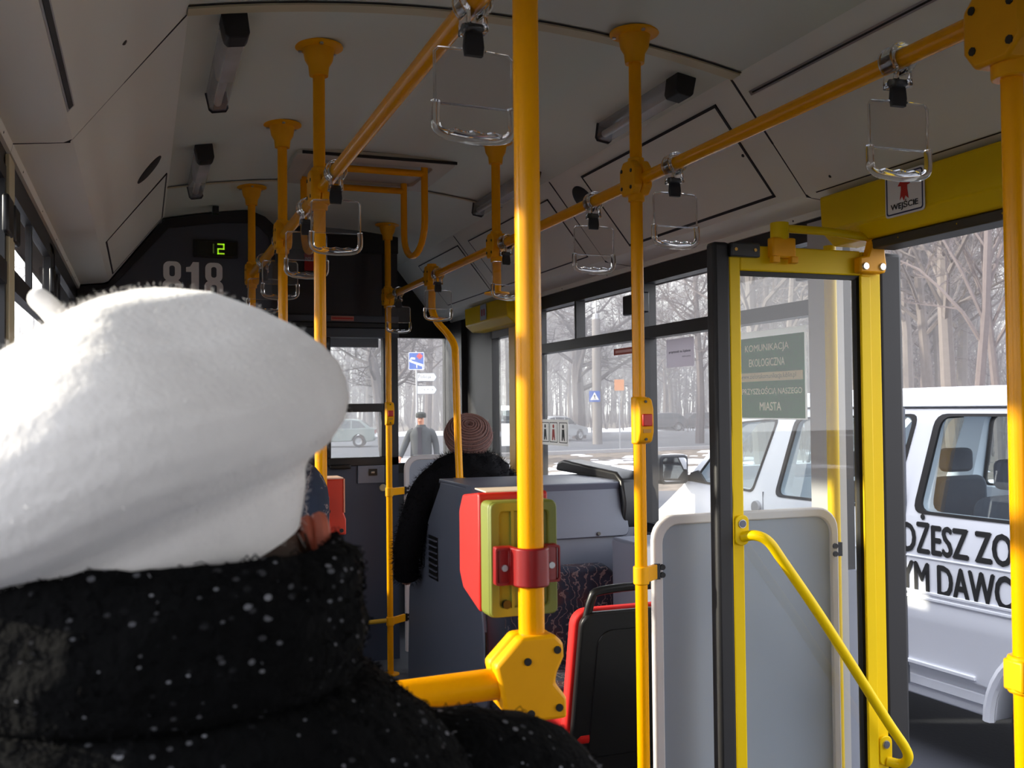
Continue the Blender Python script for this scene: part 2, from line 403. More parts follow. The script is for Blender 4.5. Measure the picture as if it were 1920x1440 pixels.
def side_wall(sd, nm, wins, solids, label):
    """sill, header, pillars in one structure; wins = list of (y0,y1,ztop,zsill)"""
    xi, xo = 1.2, (1.26 if sd > 0 else 1.225)
    fa_, fb_, ga_, gb_, la_ = (1.192, 1.25, 1.217, 1.213, 1.165) if sd > 0 else (1.197, 1.222, 1.210, 1.208, 1.184)
    def bx(mb, y0, y1, z0, z1, xa=xi, xb=xo): mb.box(min(sd * xa, sd * xb), max(sd * xa, sd * xb), y0, y1, z0, z1)
    g = MB()
    for y0, y1 in solids['low']: bx(g, y0, y1, -.3, .97)
    o = S(g.build(nm, GREY), label)
    g = MB()
    for y0, y1 in solids['head']: bx(g, y0, y1, 2.075, 2.2)
    g.build('header', DARKFR, o)
    for y0, y1 in solids['pillar']:
        g = MB(); bx(g, y0, y1, .95, 2.10); g.build('pillar', DARKFR, o)
    for k, (y0, y1, mid, div) in enumerate(wins):
        win = MB(); t = .018
        for a in ((y0, y1, 2.045, 2.08), (y0, y1, .95, .99), (y0, y0 + .028, .99, 2.045), (y1 - .028, y1, .99, 2.045)): bx(win, *a, xa=fa_, xb=fb_)
        if mid: bx(win, y0 + .02, y1 - .02, 1.800, 1.852, fa_ - .004, fb_ - .003)
        f = win.build('window_%d' % (len([q for q in bpy.data.objects if q.name.startswith('window_')]) + 1), DARKFR)
        S(f, 'black framed bus side window with a %s' % ('tilting upper vent' if mid else 'single pane'))
        bx2 = MB(); bx(bx2, y0 + .02, y1 - .02, .98, 1.81 if mid else 2.05, ga_, ga_ + .004); bx2.build('pane', GLASS, f)
        if mid:
            bx2 = MB(); bx(bx2, y0 + .02, y1 - .02, 1.845, 2.05, gb_, gb_ + .004); bx2.build('pane', GLASS, f)
            if div: 
                d = MB(); bx(d, div - .012, div + .012, 1.845, 2.05, fa_ + .003, fb_ - .005); d.build('vent_divider', DARKFR, f)
                for q in (y0 + .015, y1 - .015):
                    d = MB(); bx(d, q - .05, q + .05, 1.915, 2.005, la_, 1.199); d.build('vent_latch', BLKP, f, bevel=.006)
    return o
wall_right = side_wall(1, 'wall_right',
    [(4.10, 5.34, True, 4.767), (2.80, 4.03, True, 3.40), (-.75, .95, True, .1), (-2.6, -.95, True, -1.8)],
    {'low': [(2.68, 5.62), (Y0, 1.0)], 'head': [(Y0, Y1)], 'pillar': [(5.32, 5.62), (4.02, 4.11), (2.70, 2.81), (.94, 1.05), (-.97, -.73), (Y0, -2.58)]},
    'grey lined right side wall of the bus')
wall_left = side_wall(-1, 'wall_left',
    [(4.05, 5.30, True, 4.35), (2.74, 3.90, True, 3.257), (1.42, 2.63, True, 2.0), (.06, 1.30, True, .7), (-1.3, -.06, True, -.6), (-2.9, -1.45, True, -2.2), (5.72, 6.85, False, None)],
    {'low': [(Y0, Y1)], 'head': [(Y0, Y1)], 'pillar': [(6.83, Y1), (5.28, 5.74), (3.88, 4.07), (2.61, 2.76), (1.28, 1.44), (-.08, .08), (-1.47, -1.28), (Y0, -2.88)]},
    'grey lined left side wall of the bus')
box('pillar_cover', TRIMY, wall_left, -1.2, -1.190, 2.63, 2.735, .97, 2.11, bevel=.002)

# driver's bulkhead box with fleet number
bh = MB()
outer = [(-1.2, 1.93), (-1.2, 2.13), (-1.06, 2.145), (-.785, 2.49), (-.5, zc(.5) - .002), (-.36, zc(.36) - .002), (-.28, 2.53), (-.225, 2.48), (-.20, 2.40), (-.20, 1.93)]
bh.prism(outer, (0, 5.5, 0), X, Z, Y, .5)
bulk = S(bh.build('wall_front', BULK), 'dark grey driver bulkhead with fleet number and route display')
cen = Vector((-.70, 2.15)); 
inner = [(-1.15, 1.95), (-1.15, 2.10), (-1.03, 2.14), (-.765, 2.445), (-.5, 2.487), (-.37, 2.492), (-.31, 2.475), (-.265, 2.43), (-.245, 2.37), (-.245, 1.95)]
MB().ring(outer, inner, (0, 5.485, 0), X, Z, Y, .02).build('rim_trim', BLK, bulk)
dp = MB(); dp.prism(rrect(-.645, -.42, 2.30, 2.392, .006, 3), (0, 5.48, 0), X, Z, Y, .02); disp = dp.build('route_display', BLKP, bulk, bevel=.003)
MB().box(-.635, -.43, 5.477, 5.4795, 2.31, 2.383).build('display_window', M('display_dark', (22, 26, 20), .2), disp)
LED = M('led_green', (150, 200, 30), .5, emit=((150, 205, 30), .35))
LEDO = M('led_dim', (60, 76, 26), .5, emit=((70, 92, 26), .12))
def seg(mb, x, z, wd, ht, on):
    t = .007
    segs = {'a': (x, x + wd, z + ht - t, z + ht), 'g': (x, x + wd, z + ht / 2 - t / 2, z + ht / 2 + t / 2), 'd': (x, x + wd, z, z + t),
            'f': (x, x + t, z + ht / 2, z + ht), 'b': (x + wd - t, x + wd, z + ht / 2, z + ht), 'e': (x, x + t, z, z + ht / 2), 'c': (x + wd - t, x + wd, z, z + ht / 2)}
    for k in on: a = segs[k]; mb.box(a[0], a[1], 5.474, 5.4765, a[2], a[3])
g = MB(); seg(g, -.578, 2.322, .036, .05, 'bc'); g.build('led_digit', LEDO, disp)
g = MB(); seg(g, -.578 + .052, 2.318, .036, .056, 'abged'); g.build('led_digit', LED, disp)
for ch, x0 in (('8', -.797), ('1', -.681), ('8', -.590)):
    g = MB(); o_ = (x0, 5.4965, 2.075); e_ = .002
    if ch == '8':
        wd_ = .095
        g.ring(rrect(.004, wd_ - .004, .098, .200, .030, 5), rrect(.034, wd_ - .034, .122, .178, .012, 5), o_, X, Z, Y, e_)
        g.ring(rrect(0, wd_, 0, .106, .032, 5), rrect(.032, wd_ - .032, .024, .084, .012, 5), (x0, 5.4963, 2.075), X, Z, Y, e_)
    else: g.prism([(.026, 0), (.064, 0), (.064, .20), (.034, .20), (.020, .176), (0, .172), (0, .148), (.026, .148)], o_, X, Z, Y, e_)
    g.build('fleet_number', M('number_grey', (236, 234, 228), .5), bulk)
box('camera_stub', BLKP, ceiling, -.56, -.53, 5.30, 5.36, 2.50, 2.535)

box('cab_back_wall', BULK, bulk, -1.2, -.2, 5.52, 5.58, 0, 1.95)
sunblk_mb = MB(); sunblk_mb.prism([(-1.195, 0), (-.78, 0), (-.78, 1.74), (-.82, 1.78), (-1.195, 1.78)], (0, 4.40, 0), X, Z, Y, 1.08)  # added box, unseen behind the beret; blocks low sun from the console side
sunblk = tag(sunblk_mb.build('sun_blocker', BULK, None, bevel=.01), 'added unseen dark grey cabinet behind the driver bulkhead', 'blocker')
# cab partition at y = 6.0
cb = MB(); cb.box(-.26, .56, 6.0, 6.05, 0, 1.165)
cab = S(cb.build('door_1', CABD), 'dark blue grey driver cab door with glazed upper half')
for a in ((-.26, .13, 1.165, 1.95), (.13, .56, 1.165, 1.215), (.47, .56, 1.165, 2.56), (.13, .47, 1.485, 1.535), (.13, .152, 1.215, 1.93), (.455, .475, 1.215, 1.50)):
    box('frame_bar', DARKFR, cab, a[0], a[1], 5.99, 6.06, a[2], a[3], bevel=.004)
box('header_beam', BULK, cab, -.26, .56, 5.96, 6.08, 1.93, 1.985, bevel=.006)
box('header_beam', DARKFR, cab, -.26, .56, 5.97, 6.08, 1.985, 2.02, bevel=.006)
box('header_beam', BULK, cab, -.26, .56, 5.965, 6.08, 2.02, 2.06, bevel=.006)
box('dark_panel', M('smoked_panel', (56, 56, 62), .2), cab, -.21, .47, 6.0, 6.03, 2.06, 2.47)
box('top_rim', BLK, cab, -.26, .56, 5.97, 6.06, 2.44, 2.58)
box('pane', GLASS, cab, .14, .47, 6.02, 6.025, 1.2, 1.93)
box('lock_plate', M('lock_plate_grey', (112, 120, 138), .4, var=.04), cab, .31, .47, 5.985, 6.0, 1.06, 1.165, bevel=.003)
lk = box('latch_recess', BLKP, cab, .375, .425, 5.98, 5.99, 1.105, 1.145)
MB().tube([(.385, 5.965, 1.125), (.405, 5.965, 1.125)], .008, 10).build('latch', ALU, lk)
box('pull_handle', BLKP, cab, .14, .265, 5.965, 6.0, 1.15, 1.175, bevel=.006)
MB().lathe([(0, .006), (.018, .006), (.022, 0)], (.46, 5.985, 1.03), NY, 16).build('lock_rosette', TRIMY, cab)
g = MB(); g.box(.0, .10, 5.975, 5.998, 2.32, 2.42); rs = g.build('red_notice', REDPR, cab)
g = MB(); g.text('NY JEST', (.006, 5.972, 2.375), X, Z, .085, .022, .01); g.build('notice_print', WHITEP, rs)
g = MB(); g.box(.15, .285, 5.955, 5.962, 2.026, 2.054); rs = g.build('strip_notice', M('pink_notice', (188, 120, 104), .6), cab)
g = MB(); g.box(.155, .28, 5.953, 5.954, 2.036, 2.044); g.build('notice_print', REDPR, rs)
g = MB(); g.box(-.245, -.10, 5.955, 5.962, 1.98, 2.17); g.build('paper_notice', WHITEP, cab)

# windscreen and front end at y = 7
fw = S(MB().box(-1.26, 1.26, 7.0, 7.06, -.2, 1.08).build('wall_front_lower', BULK), 'dark dashboard wall under the windscreen')
ws = MB()
for a in ((-1.26, 1.26, 2.005, 2.62), (-1.26, -1.16, 1.0, 2.05), (1.15, 1.26, 1.0, 2.05), (-1.2, 1.2, 1.05, 1.12)): ws.box(a[0], a[1], 6.99, 7.06, a[2], a[3])
win = S(ws.build('window_90', DARKFR), 'wide front windscreen in a black frame')
box('pane', GLASS, win, -1.2, 1.2, 7.02, 7.026, 1.1, 2.02)
box('centre_post', DARKFR, win, .70, .80, 6.99, 7.05, 1.08, 2.05)
box('sunshade', M('shade_grey', (150, 150, 158), .6), win, -1.1, .65, 6.93, 6.95, 1.93, 2.03)
MB().tube([(.95, 6.95, 2.46), (1.15, 6.9, 2.2)], .02, 8).build('header_strut', BLK, win)
dash = MB(); dash.prism([(-1.18, 0), (.30, 0), (.30, .92), (.1, 1.02), (-1.0, 1.02), (-1.18, .9)], (0, 6.6, 0), X, Z, Y, .38); dash.build('dashboard', BLKP, fw, bevel=.02)
# front door: posts, glazed leaf, yellow header box
fd = S(MB().box(1.19, 1.25, 5.66, 5.76, 0, 2.08).build('door_2', M('front_door_yellow', (196, 150, 10), .45, var=.05)), 'yellow framed front entrance door')
box('leaf_pane', DGLASS, fd, 1.215, 1.22, 5.76, 6.1, .3, 2.0)
box('leaf_frame', DARKFR, fd, 1.19, 1.25, 6.08, 6.62, 0, 2.08)
box('leaf_frame', DARKFR, fd, 1.19, 1.25, 5.76, 6.1, 1.94, 2.08)
box('front_pillar', DARKFR, fd, 1.15, 1.26, 6.60, 7.0, 0, 2.1)
def header_box(nm, lab, y0, y1, cat='header panel'):
    t = thing(nm, lab, cat, (1.05, (y0 + y1) / 2, 2.02))
    g = MB(); g.prism([(1.05, 2.135), (1.19, 2.135), (1.19, 1.985), (1.10, 1.985), (1.055, 2.025)], (0, y0, 0), X, Z, Y, y1 - y0)
    g.build('cover', LEM, t, bevel=.006); return t
hb2 = header_box('door_header', 'small yellow header box above the front door', 5.41, 6.2)
g = MB(); g.box(1.0455, 1.0485, 5.76, 5.87, 2.035, 2.13); s2 = g.build('sticker', M('sticker_blue_grey', (168, 176, 190), .6), hb2)
for y_ in (5.785, 5.825): MB().box(1.0435, 1.045, y_, y_ + .015, 2.06, 2.10).build('sticker_print', REDPR, s2)
hb = header_box('door_header', 'long yellow header box above the middle door with entry sticker', 1.0, 2.575)
box('door_track', M('greasy_track', (52, 46, 36), .6, var=.3, vscale=14), hb, 1.11, 1.195, 1.02, 2.42, 1.955, 1.984, bevel=.004)
for yy in (2.30, 1.93, 2.08): MB().tube([(1.12, yy, 1.972), (1.135, yy + .04, 1.972)], .012, 8).build('track_roller', LEM, hb)
# entry sticker: reads from inside
sg = MB(); sg.prism(rrect(-.075, .075, -.06, .06, .010, 3), (1.0475, 2.205, 2.075), NY, Z, X, .002)
st = sg.build('entry_sticker', WHITEP, hb)
g = MB(); g.ring(rrect(-.070, .070, -.055, .055, .008, 3), rrect(-.066, .066, -.051, .051, .006, 3), (1.0465, 2.205, 2.075), NY, Z, X, .0006); g.build('sticker_border', M('navy_print', (40, 46, 80), .6), st)
g = MB(); g.text('WEJŚCIE', (1.0463, 2.205 + .052, 2.029), NY, Z, .104, .026, .03); g.build('sticker_print', BLKPR, st)
g = MB(); g.prism([(-.024, .018), (0, .046), (.024, .018), (.012, .016), (.012, .005), (.017, -.022), (.005, -.012), (-.002, -.025), (-.008, -.012), (-.017, -.022), (-.012, .005), (-.012, .016)], (1.0462, 2.205, 2.078), NY, Z, X, .0005); g.build('arrow', REDPR, st)
# wall corner post beside the door
wp = thing('door_post', 'bright yellow door post beside the grey partition', 'post', (1.135, 2.64, 0))
MB().tube([(1.135, 2.64, 0), (1.135, 2.64, 2.0)], .019).build('tube', LEM, wp)
box('post_cover', M('pale_grey_cover', (176, 176, 180), .5), wall_right, 1.17, 1.2, 2.66, 2.80, 0, 2.1)
# ------------------------------------------------------------------ poles and rails
PR = .0175; XL, XR, ZR = -.41, .42, 2.138
def flange(t, x, y):
    z = zc(x); g = MB()
    g.lathe([(.0, -.002), (.070, -.002), (.070, -.007), (.058, -.011), (.046, -.013), (.040, -.045), (.030, -.062), (.027, -.09), (.0175, -.09)], (x, y, z), Z, 28)
    f = g.build('ceiling_flange', YEL2, t)
    for k in range(3): 
        a = 2 * pi * k / 3 + .5; MB().lathe([(0, -.003), (.006, -.003), (.006, .003)], (x + .057 * cos(a), y + .057 * sin(a), z - .012), Z, 8).build('screw', ALU, f)
def casting(t, x, y, z, sx=1, big=1.):
    """clamp where the rail meets a pole: two moulded halves and bolts"""
    b = big; g = MB()
    poly = [(-.020 * b, .052 * b), (.024 * b, .052 * b), (.046 * b, .030 * b), (.046 * b, -.022 * b), (.030 * b, -.045 * b), (-.020 * b, -.045 * b), (-.042 * b, -.024 * b), (-.042 * b, .026 * b)]
    g.prism(poly, (x - .030 * b, y, z), Y, Z, X, .029 * b); g.prism(poly, (x + .001 * b, y, z), Y, Z, X, .029 * b)
    j = g.build('joint_casting', YEL2, t, bevel=.005 * b)
    for dy, dz in ((.030, .028), (.030, -.022), (-.028, .020), (-.026, -.026)): MB().lathe([(0, .002), (.0055 * b, .002), (.0055 * b, -.004)], (x - .030 * b, y + dy * b, z + dz * b), NX, 8).build('joint_bolt', SCREW, j)
    for s_ in (1, -1):
        g = MB(); g.tube([(x, y, z + s_ * .03 * b), (x, y, z + s_ * .062 * b)], .0235 * b, 14); g.build('joint_collar', YEL2, j, bevel=.003)
    return j
def pole(x, y, lab, z0=0., z1=None, fl_=True, cast=True, r=PR):
    z1 = zc(x) if z1 is None else z1
    t = thing('grab_pole', lab, 'pole', (x, y, z0))
    MB().tube([(x, y, z0), (x, y, z1 - .004)], r, 20).build('tube', YEL, t)
    MB().lathe([(.0, .006), (.05, .006), (.05, .0), (.0, .0)], (x, y, z0), Z, 20).build('floor_flange', YEL2, t)
    if fl_: flange(t, x, y)
    if cast: casting(t, x, y, ZR)
    return t
pL1 = pole(XL - .005, 2.93, 'yellow ceiling pole carrying a red ticket validator, seen above the white beret')
pL2 = pole(XL, 3.78, 'yellow ceiling pole on left rail, middle one of three left poles')
pL3 = pole(XL, 4.89, 'yellow ceiling pole on left rail, farthest, in front of the number 818')
pR1 = pole(XR - .01, 2.545, 'yellow pole with stop button clamped to the grey partition by the door')
pR2 = pole(XR, 3.77, 'yellow ceiling pole half hidden by the thick foreground pole', z0=1.95)
pR3 = pole(XR + .003, 5.66, 'yellow front pole with stop button beside the cab door')
pC = pole(XL, 1.272, 'thick yellow foreground pole carrying the green and red validator')
pRR = pole(XR + .01, 1.255, 'yellow pole at the right edge of the view', cast=False)
casting(pRR, XR + .01, 1.255, 2.11, big=1.35)
# pR2 ends in its joint: hangs from the ceiling
# rails
rl = thing('handrail', 'long left overhead yellow handrail with clear hanging straps', 'handrail', (XL, 3, ZR))
MB().tube([(XL, -1.2, ZR), (XL, 4.93, ZR)], PR, 20).build('tube', YEL, rl)
rr = thing('handrail', 'long right overhead yellow handrail running to the front', 'handrail', (XR, 3, ZR))
MB().tube([(XR, -1.0, ZR), (XR, 5.66, ZR)], PR, 20).build('tube', YEL, rr)
# S-shaped drop pole landing on the console
sp = thing('grab_pole', 'yellow S bent pole dropping from right rail to the console', 'pole', (.43, 4.66, ZR))
MB().tube(smoothpath([(XR, 4.72, ZR), (XR, 4.72, 2.05), (XR - .002, 4.71, 1.98), (.435, 4.69, 1.92), (.478, 4.66, 1.86), (.50, 4.62, 1.80), (.500, 4.6, 1.72), (.498, 4.58, 1.5), (.490, 4.52, 1.168)]), PR, 16).build('tube', YEL, sp)
casting(sp, XR, 4.72, ZR)
MB().lathe([(0, .012), (.03, .012), (.034, 0)], (.490, 4.52, 1.166), Z, 16).build('floor_flange', YEL2, sp)
# stop buttons
def stop_button(t, x, y, z, s=1.):
    g = MB(); g.prism([(-.065 * s, .019 * s), (.065 * s, .019 * s), (.058 * s, .036 * s), (.032 * s, .046 * s), (-.032 * s, .046 * s), (-.058 * s, .036 * s)], (x - .022 * s, y, z), Z, NY, X, .044 * s)
    g.tube([(x, y, z - .066 * s), (x, y, z + .066 * s)], .0225, 16)
    b = g.build('button_housing', YEL2, t, bevel=.004)
    MB().box(x - .015 * s, x + .015 * s, y - .052 * s, y - .045 * s, z - .016 * s, z + .018 * s).build('stop_button', RED, b, bevel=.003)
    for q in (-.052, .052): MB().lathe([(0, .002), (.004, .002), (.004, -.004)], (x, y - .040 * s, z + q * s), NY, 8).build('screw', SCREW, b)
    MB().box(x - .012 * s, x + .012 * s, y - .0475 * s, y - .0455 * s, z - .034 * s, z - .024 * s).build('button_print', M('button_ochre', (190, 130, 20), .5), b)
stop_button(pR1, XR - .01, 2.545, 1.462, 1.0)
stop_button(pR3, XR + .003, 5.66, 1.475, 1.0)

# ------------------------------------------------------------------ hanging straps
def strap_proto():
    t = thing('hanging_strap', 'x', 'strap', (0, 0, 0))
    g = MB(); n = 20       # clear clamp wrapped round the rail, pear shaped
    out = [(.030 * cos(a), .030 * sin(a)) for a in [radians(-55 + 290 * k / n) for k in range(n + 1)]]
    out = [(.020, -.052)] + out + [(-.020, -.052)]
    inn = [(.0185 * cos(a), .0185 * sin(a)) for a in [radians(-55 + 290 * k / n) for k in range(n + 1)]]
    inn = [(.010, -.040)] + inn + [(-.010, -.040)]
    g.ring(out, inn, (0, -.019, 0), X, Z, Y, .038); g.build('rail_clamp', ACR, t, bevel=.004)
    g = MB(); g.tube([(-.018, 0, -.043), (.018, 0, -.043)], .007, 10); g.build('clamp_pin', ACR, t)
    g = MB(); rows = []
    for z_, wd, th in ((-.038, .026, .008), (-.05, .030, .011), (-.072, .034, .011), (-.086, .030, .010)):
        rows.append([Vector((sx * wd / 2, sy * th / 2, z_)) for sx, sy in ((-1, -1), (1, -1), (1, 1), (-1, 1))])
    g.grid(rows); g.add(rows[0], [(0, 1, 2, 3)]); g.add(rows[-1], [(3, 2, 1, 0)])
    g.build('strap_tab', BLK, t, bevel=.002)
    W_ = .065
    g = MB(); g.prism(rrect(-W_, W_, -.166, -.077, .006, 3), (0, -.0015, 0), X, Z, Y, .003); pl = g.build('advert_plate', CLEAR, t)
    g = MB(); g.tube([(-.02, 0, -.077), (-W_ + .006, 0, -.079), (-W_, 0, -.086), (-W_, 0, -.166)], .0024, 8); g.tube([(.02, 0, -.077), (W_ - .006, 0, -.079), (W_, 0, -.086), (W_, 0, -.166)], .0024, 8)
    g.tube([(-W_ + .01, 0, -.166), (W_ - .01, 0, -.166)], .0018, 6); g.build('plate_edge', ACR, pl)
    g = MB()
    path = [(-W_ + .001, 0, -.163), (-W_, 0, -.18), (-W_ + .002, 0, -.203), (-W_ + .014, 0, -.213), (-.03, 0, -.217), (0, 0, -.219), (.03, 0, -.217), (W_ - .014, 0, -.213), (W_ - .002, 0, -.203), (W_, 0, -.18), (W_ - .001, 0, -.163)]
    g.tube(smoothpath(path, 4), .0075, 12); g.build('hand_grip', ACR, t)
    g = MB(); g.tube([(x_ / 100 , 0, -.206 - .0035 * abs(sin(x_ * 1.0))) for x_ in [-4.6 + .46 * k for k in range(21)]], .004, 8); g.build('finger_ridge', ACR, t)
    return t
sp0 = strap_proto(); first = True
LABS = [(XL, 1.50, 'large clear plastic strap nearest on the left rail, beside the thick foreground pole', 3),
        (XL, 2.70, 'clear plastic strap hanging in front of the pole above the beret', -2),
        (XL, 3.21, 'clear plastic strap on left rail with the red notice showing through it', 6),
        (XL, 3.86, 'clear plastic strap on left rail, last but one towards the 818', 0),
        (XL, 4.40, 'clear plastic strap on left rail, farthest, over the edge of the beret', 0),
        (XR, 1.507, 'clear plastic strap over the yellow entry sign at upper right', -2),
        (XR, 2.347, 'clear plastic strap just right of the pole with the stop button', 2),
        (XR, 2.855, 'clear plastic strap under the round black speaker', -3),
        (XR, 3.66, 'clear plastic strap on the right rail just left of the thick foreground pole', 14),
        (XR, 4.613, 'clear plastic strap hanging beside the S bent pole', 0),
        (XR, 5.40, 'clear plastic strap at the far end of the right rail by the cab', 0)]
for x, y, lab, tw in LABS:
    o = sp0 if first else dup(sp0, (0, 0, 0)); first = False
    o.location = (x, y, ZR); o.rotation_euler = (radians(R_.uniform(-1.5, 1.5)), 0, radians(tw)); o['label'] = lab; o['group'] = 'clear straps on the overhead rails'

# ------------------------------------------------------------------ ceiling lamps (off)
TUBE = glass_sheet('lamp_cover', (.80, .80, .78), 1.7, .25, .12)
def lamp(x, y0, y1, lab):
    t = thing('ceiling_lamp', lab, 'lamp', (x, (y0 + y1) / 2, zc(x)), 'unlit tube lamps along the ceiling edges')
    z = zc(x); sx = 1 if x > 0 else -1
    tilt = Vector((1, 0, -2 * ZT * x / .79 ** 2)).normalized(); dn = Vector((tilt.z, 0, -tilt.x))
    def P(a, b): return Vector((x, 0, z)) + tilt * a + dn * b
    sec = [(-.030, 0), (.030, 0), (.028, .050), (.020, .060), (-.020, .060), (-.028, .050)]
    def ext(name, mat, ya, yb, sec, bev=0):
        g = MB(); g.add([P(a, b) + Y * ya for a, b in sec] + [P(a, b) + Y * yb for a, b in sec], [tuple(range(5, -1, -1)), tuple(range(6, 12))] + [(i, (i + 1) % 6, (i + 1) % 6 + 6, i + 6) for i in range(6)])
        return g.build(name, mat, t, bevel=bev)
    big = [(a * 1.12, b * 1.08) for a, b in sec]
    ext('end_cap', BLK, y0, y0 + .075, big, .003); ext('end_cap', BLK, y1 - .008, y1, big)
    ext('reflector', ALU, y0 + .075, y1 - .008, [(a * .9, b * .18) for a, b in sec])
    ext('cover', TUBE, y0 + .075, y1 - .008, sec)
    MB().tube([P(0, .034) + Y * (y0 + .07), P(0, .034) + Y * (y1 - .01)], .013, 12).build('lamp_tube', M('lamp_white', (225, 225, 220), .3), t)
lamp(-.675, 2.66, 3.36, 'unlit tube lamp on the left ceiling edge, nearest')
lamp(-.675, 4.02, 4.77, 'unlit tube lamp on the left ceiling edge, farther one')
lamp(.680, 2.72, 3.31, 'unlit tube lamp on the right ceiling edge behind the pole')
lamp(.684, 4.02, 4.78, 'unlit tube lamp on the right ceiling edge, mostly behind the thick pole')

# ------------------------------------------------------------------ roof hatch and hand loops
HB = M('hatch_beige', (196, 188, 168), .5, var=.05)
rh = thing('roof_hatch', 'beige roof hatch with dark gap on its near edge', 'hatch', (.04, 4.44, 2.55))
g = MB(); g.ring(rrect(-.30, .38, 4.16, 4.72, .03, 3), rrect(-.22, .30, 4.24, 4.64, .04, 3), (0, 0, 2.548), X, Y, Z, .03); g.build('frame', HB, rh, bevel=.004)
g = MB(); g.prism(rrect(-.24, .32, 4.22, 4.66, .03, 3), (0, 0, 2.561), X, Y, Z, .008); g.build('lid', M('hatch_lid', (176, 170, 152), .5, var=.05), rh)
box('gap', BLK, rh, -.28, .38, 4.154, 4.162, 2.550, 2.562)
hl = thing('hand_loops', 'pair of yellow U shaped hand loops hanging under the roof hatch', 'handle', (.03, 4.45, 2.2))
for x in (.262, -.205):
    pts = [(x, 4.26, 2.57), (x, 4.26, 2.28)] + [(x, 4.445 + .185 * -cos(a), 2.30 - .105 * sin(a)) for a in [pi * k / 12 for k in range(13)]] + [(x, 4.63, 2.32), (x, 4.63, 2.57)]
    pts = [(x, 4.26, 2.56), (x, 4.26, 2.36)] + [(x, 4.445 - .185 * cos(a), 2.32 - .125 * sin(a)) for a in [pi * k / 12 for k in range(13)]] + [(x, 4.63, 2.36), (x, 4.63, 2.56)]
    MB().tube(pts, .015, 14).build('loop', YEL, hl)
for y in (4.26, 4.63): MB().tube([(-.205, y, 2.525), (.262, y, 2.525)], .0145, 14).build('cross_bar', YEL, hl)

# ------------------------------------------------------------------ ticket validator on the thick pole
v1 = thing('ticket_validator', 'red and green ticket validator on the thick foreground pole', 'validator', (-.416, 1.33, 1.205))
x0, x1 = -.456, -.356
g = MB(); g.prism(rrect(x0, x1, 1.214, 1.372, .008, 3), (0, 1.312, 0), X, Z, Y, .036); bk = g.build('back_cover', GREEN, v1, bevel=.003)
g = MB(); g.ring(rrect(x0 + .001, x1 - .001, 1.215, 1.371, .008, 3), rrect(x0 + .014, x1 - .014, 1.228, 1.358, .006, 3), (0, 1.307, 0), X, Z, Y, .006); g.build('back_rim', GREEN, bk, bevel=.002)
for x_ in (-.425, -.398): MB().box(x_, x_ + .004, 1.307, 1.313, 1.226, 1.36).build('back_rib', GREEN, bk)
MB().lathe([(0, .003), (.006, .003), (.006, -.003)], (-.432, 1.309, 1.232), NY, 12).build('screw', BLKP, bk)
g = MB(); g.prism([(1.348, 1.216), (1.348, 1.378), (1.352, 1.382), (1.425, 1.374), (1.442, 1.35), (1.442, 1.26), (1.425, 1.238)], (x0 - .002, 0, 0), Y, Z, X, x1 - x0 + .004); g.build('front_housing', RED, v1, bevel=.004)
g = MB(); g.prism([(-.446, 1.352), (-.366, 1.352), (-.370, 1.42), (-.440, 1.42)], (0, 0, 1.3815), X, Y, Z, .0016); g.build('top_label', M('paper_label', (222, 204, 180), .6, var=.08, vscale=40), v1)
cl = MB(); n = 14
arc = [(XL + .0245 * cos(pi + pi * k / n), 1.272 + .0245 * sin(pi + pi * k / n)) for k in range(n + 1)]
arc2 = [(XL + .0182 * cos(2 * pi - pi * k / n), 1.272 + .0182 * sin(2 * pi - pi * k / n)) for k in range(n + 1)]
cl.prism([(XL - .045, 1.300), (XL - .045, 1.286), (XL - .040, 1.283), (XL - .026, 1.283)] + arc + [(XL + .026, 1.283), (XL + .040, 1.283), (XL + .045, 1.286), (XL + .045, 1.300), (XL + .0185, 1.300), (XL + .0182, 1.285)] + arc2 + [(XL - .0182, 1.285), (XL - .0185, 1.300)], (0, 0, 1.262), X, Y, Z, .052)
c1 = cl.build('pole_clamp', DRED, v1, bevel=.0025)
for s_ in (-1, 1): MB().ring(rrect(-.0105, .0105, -.025, .025, .003, 2), rrect(-.0085, .0085, -.022, .022, .003, 2), (XL + .036 * s_, 1.2815, 1.288), X, Z, Y, .004).build('clamp_rim', DRED, c1)
for s_ in (-1, 1): MB().lathe([(0, .003), (.0045, .003), (.0045, -.002)], (XL + .034 * s_, 1.283, 1.286), NY, 10).build('screw', ALU, c1)
# second validator
v2 = thing('ticket_validator', 'small red ticket validator just right of the beret', 'validator', (-.37, 2.95, 1.13))
g = MB(); g.prism([(-.402, 1.135), (-.338, 1.135), (-.338, 1.18), (-.345, 1.20), (-.345, 1.298), (-.402, 1.298)], (0, 2.955, 0), X, Z, Y, .10); g.build('housing', M('validator_orange_red', (196, 52, 24), .45, var=.06), v2, bevel=.004)
box('edge_strip', M('validator_pink', (226, 150, 120), .5), v2, -.3455, -.342, 2.952, 3.05, 1.20, 1.298)
box('top_cover', M('validator_pale', (225, 190, 170), .5), v2, -.402, -.346, 2.956, 3.054, 1.298, 1.302)
MB().lathe([(0, .002), (.008, .002), (.008, -.004)], (-.392, 2.955, 1.205), NY, 12).build('button', BLKP, v2)
MB().lathe([(0, .002), (.006, .002), (.006, -.004)], (-.352, 2.955, 1.148), NY, 12).build('screw', BLKP, v2)
MB().tube([(XL - .005, 2.93, 1.19), (XL - .005, 2.93, 1.25)], .0235, 14).build('pole_clamp', DRED, v2)

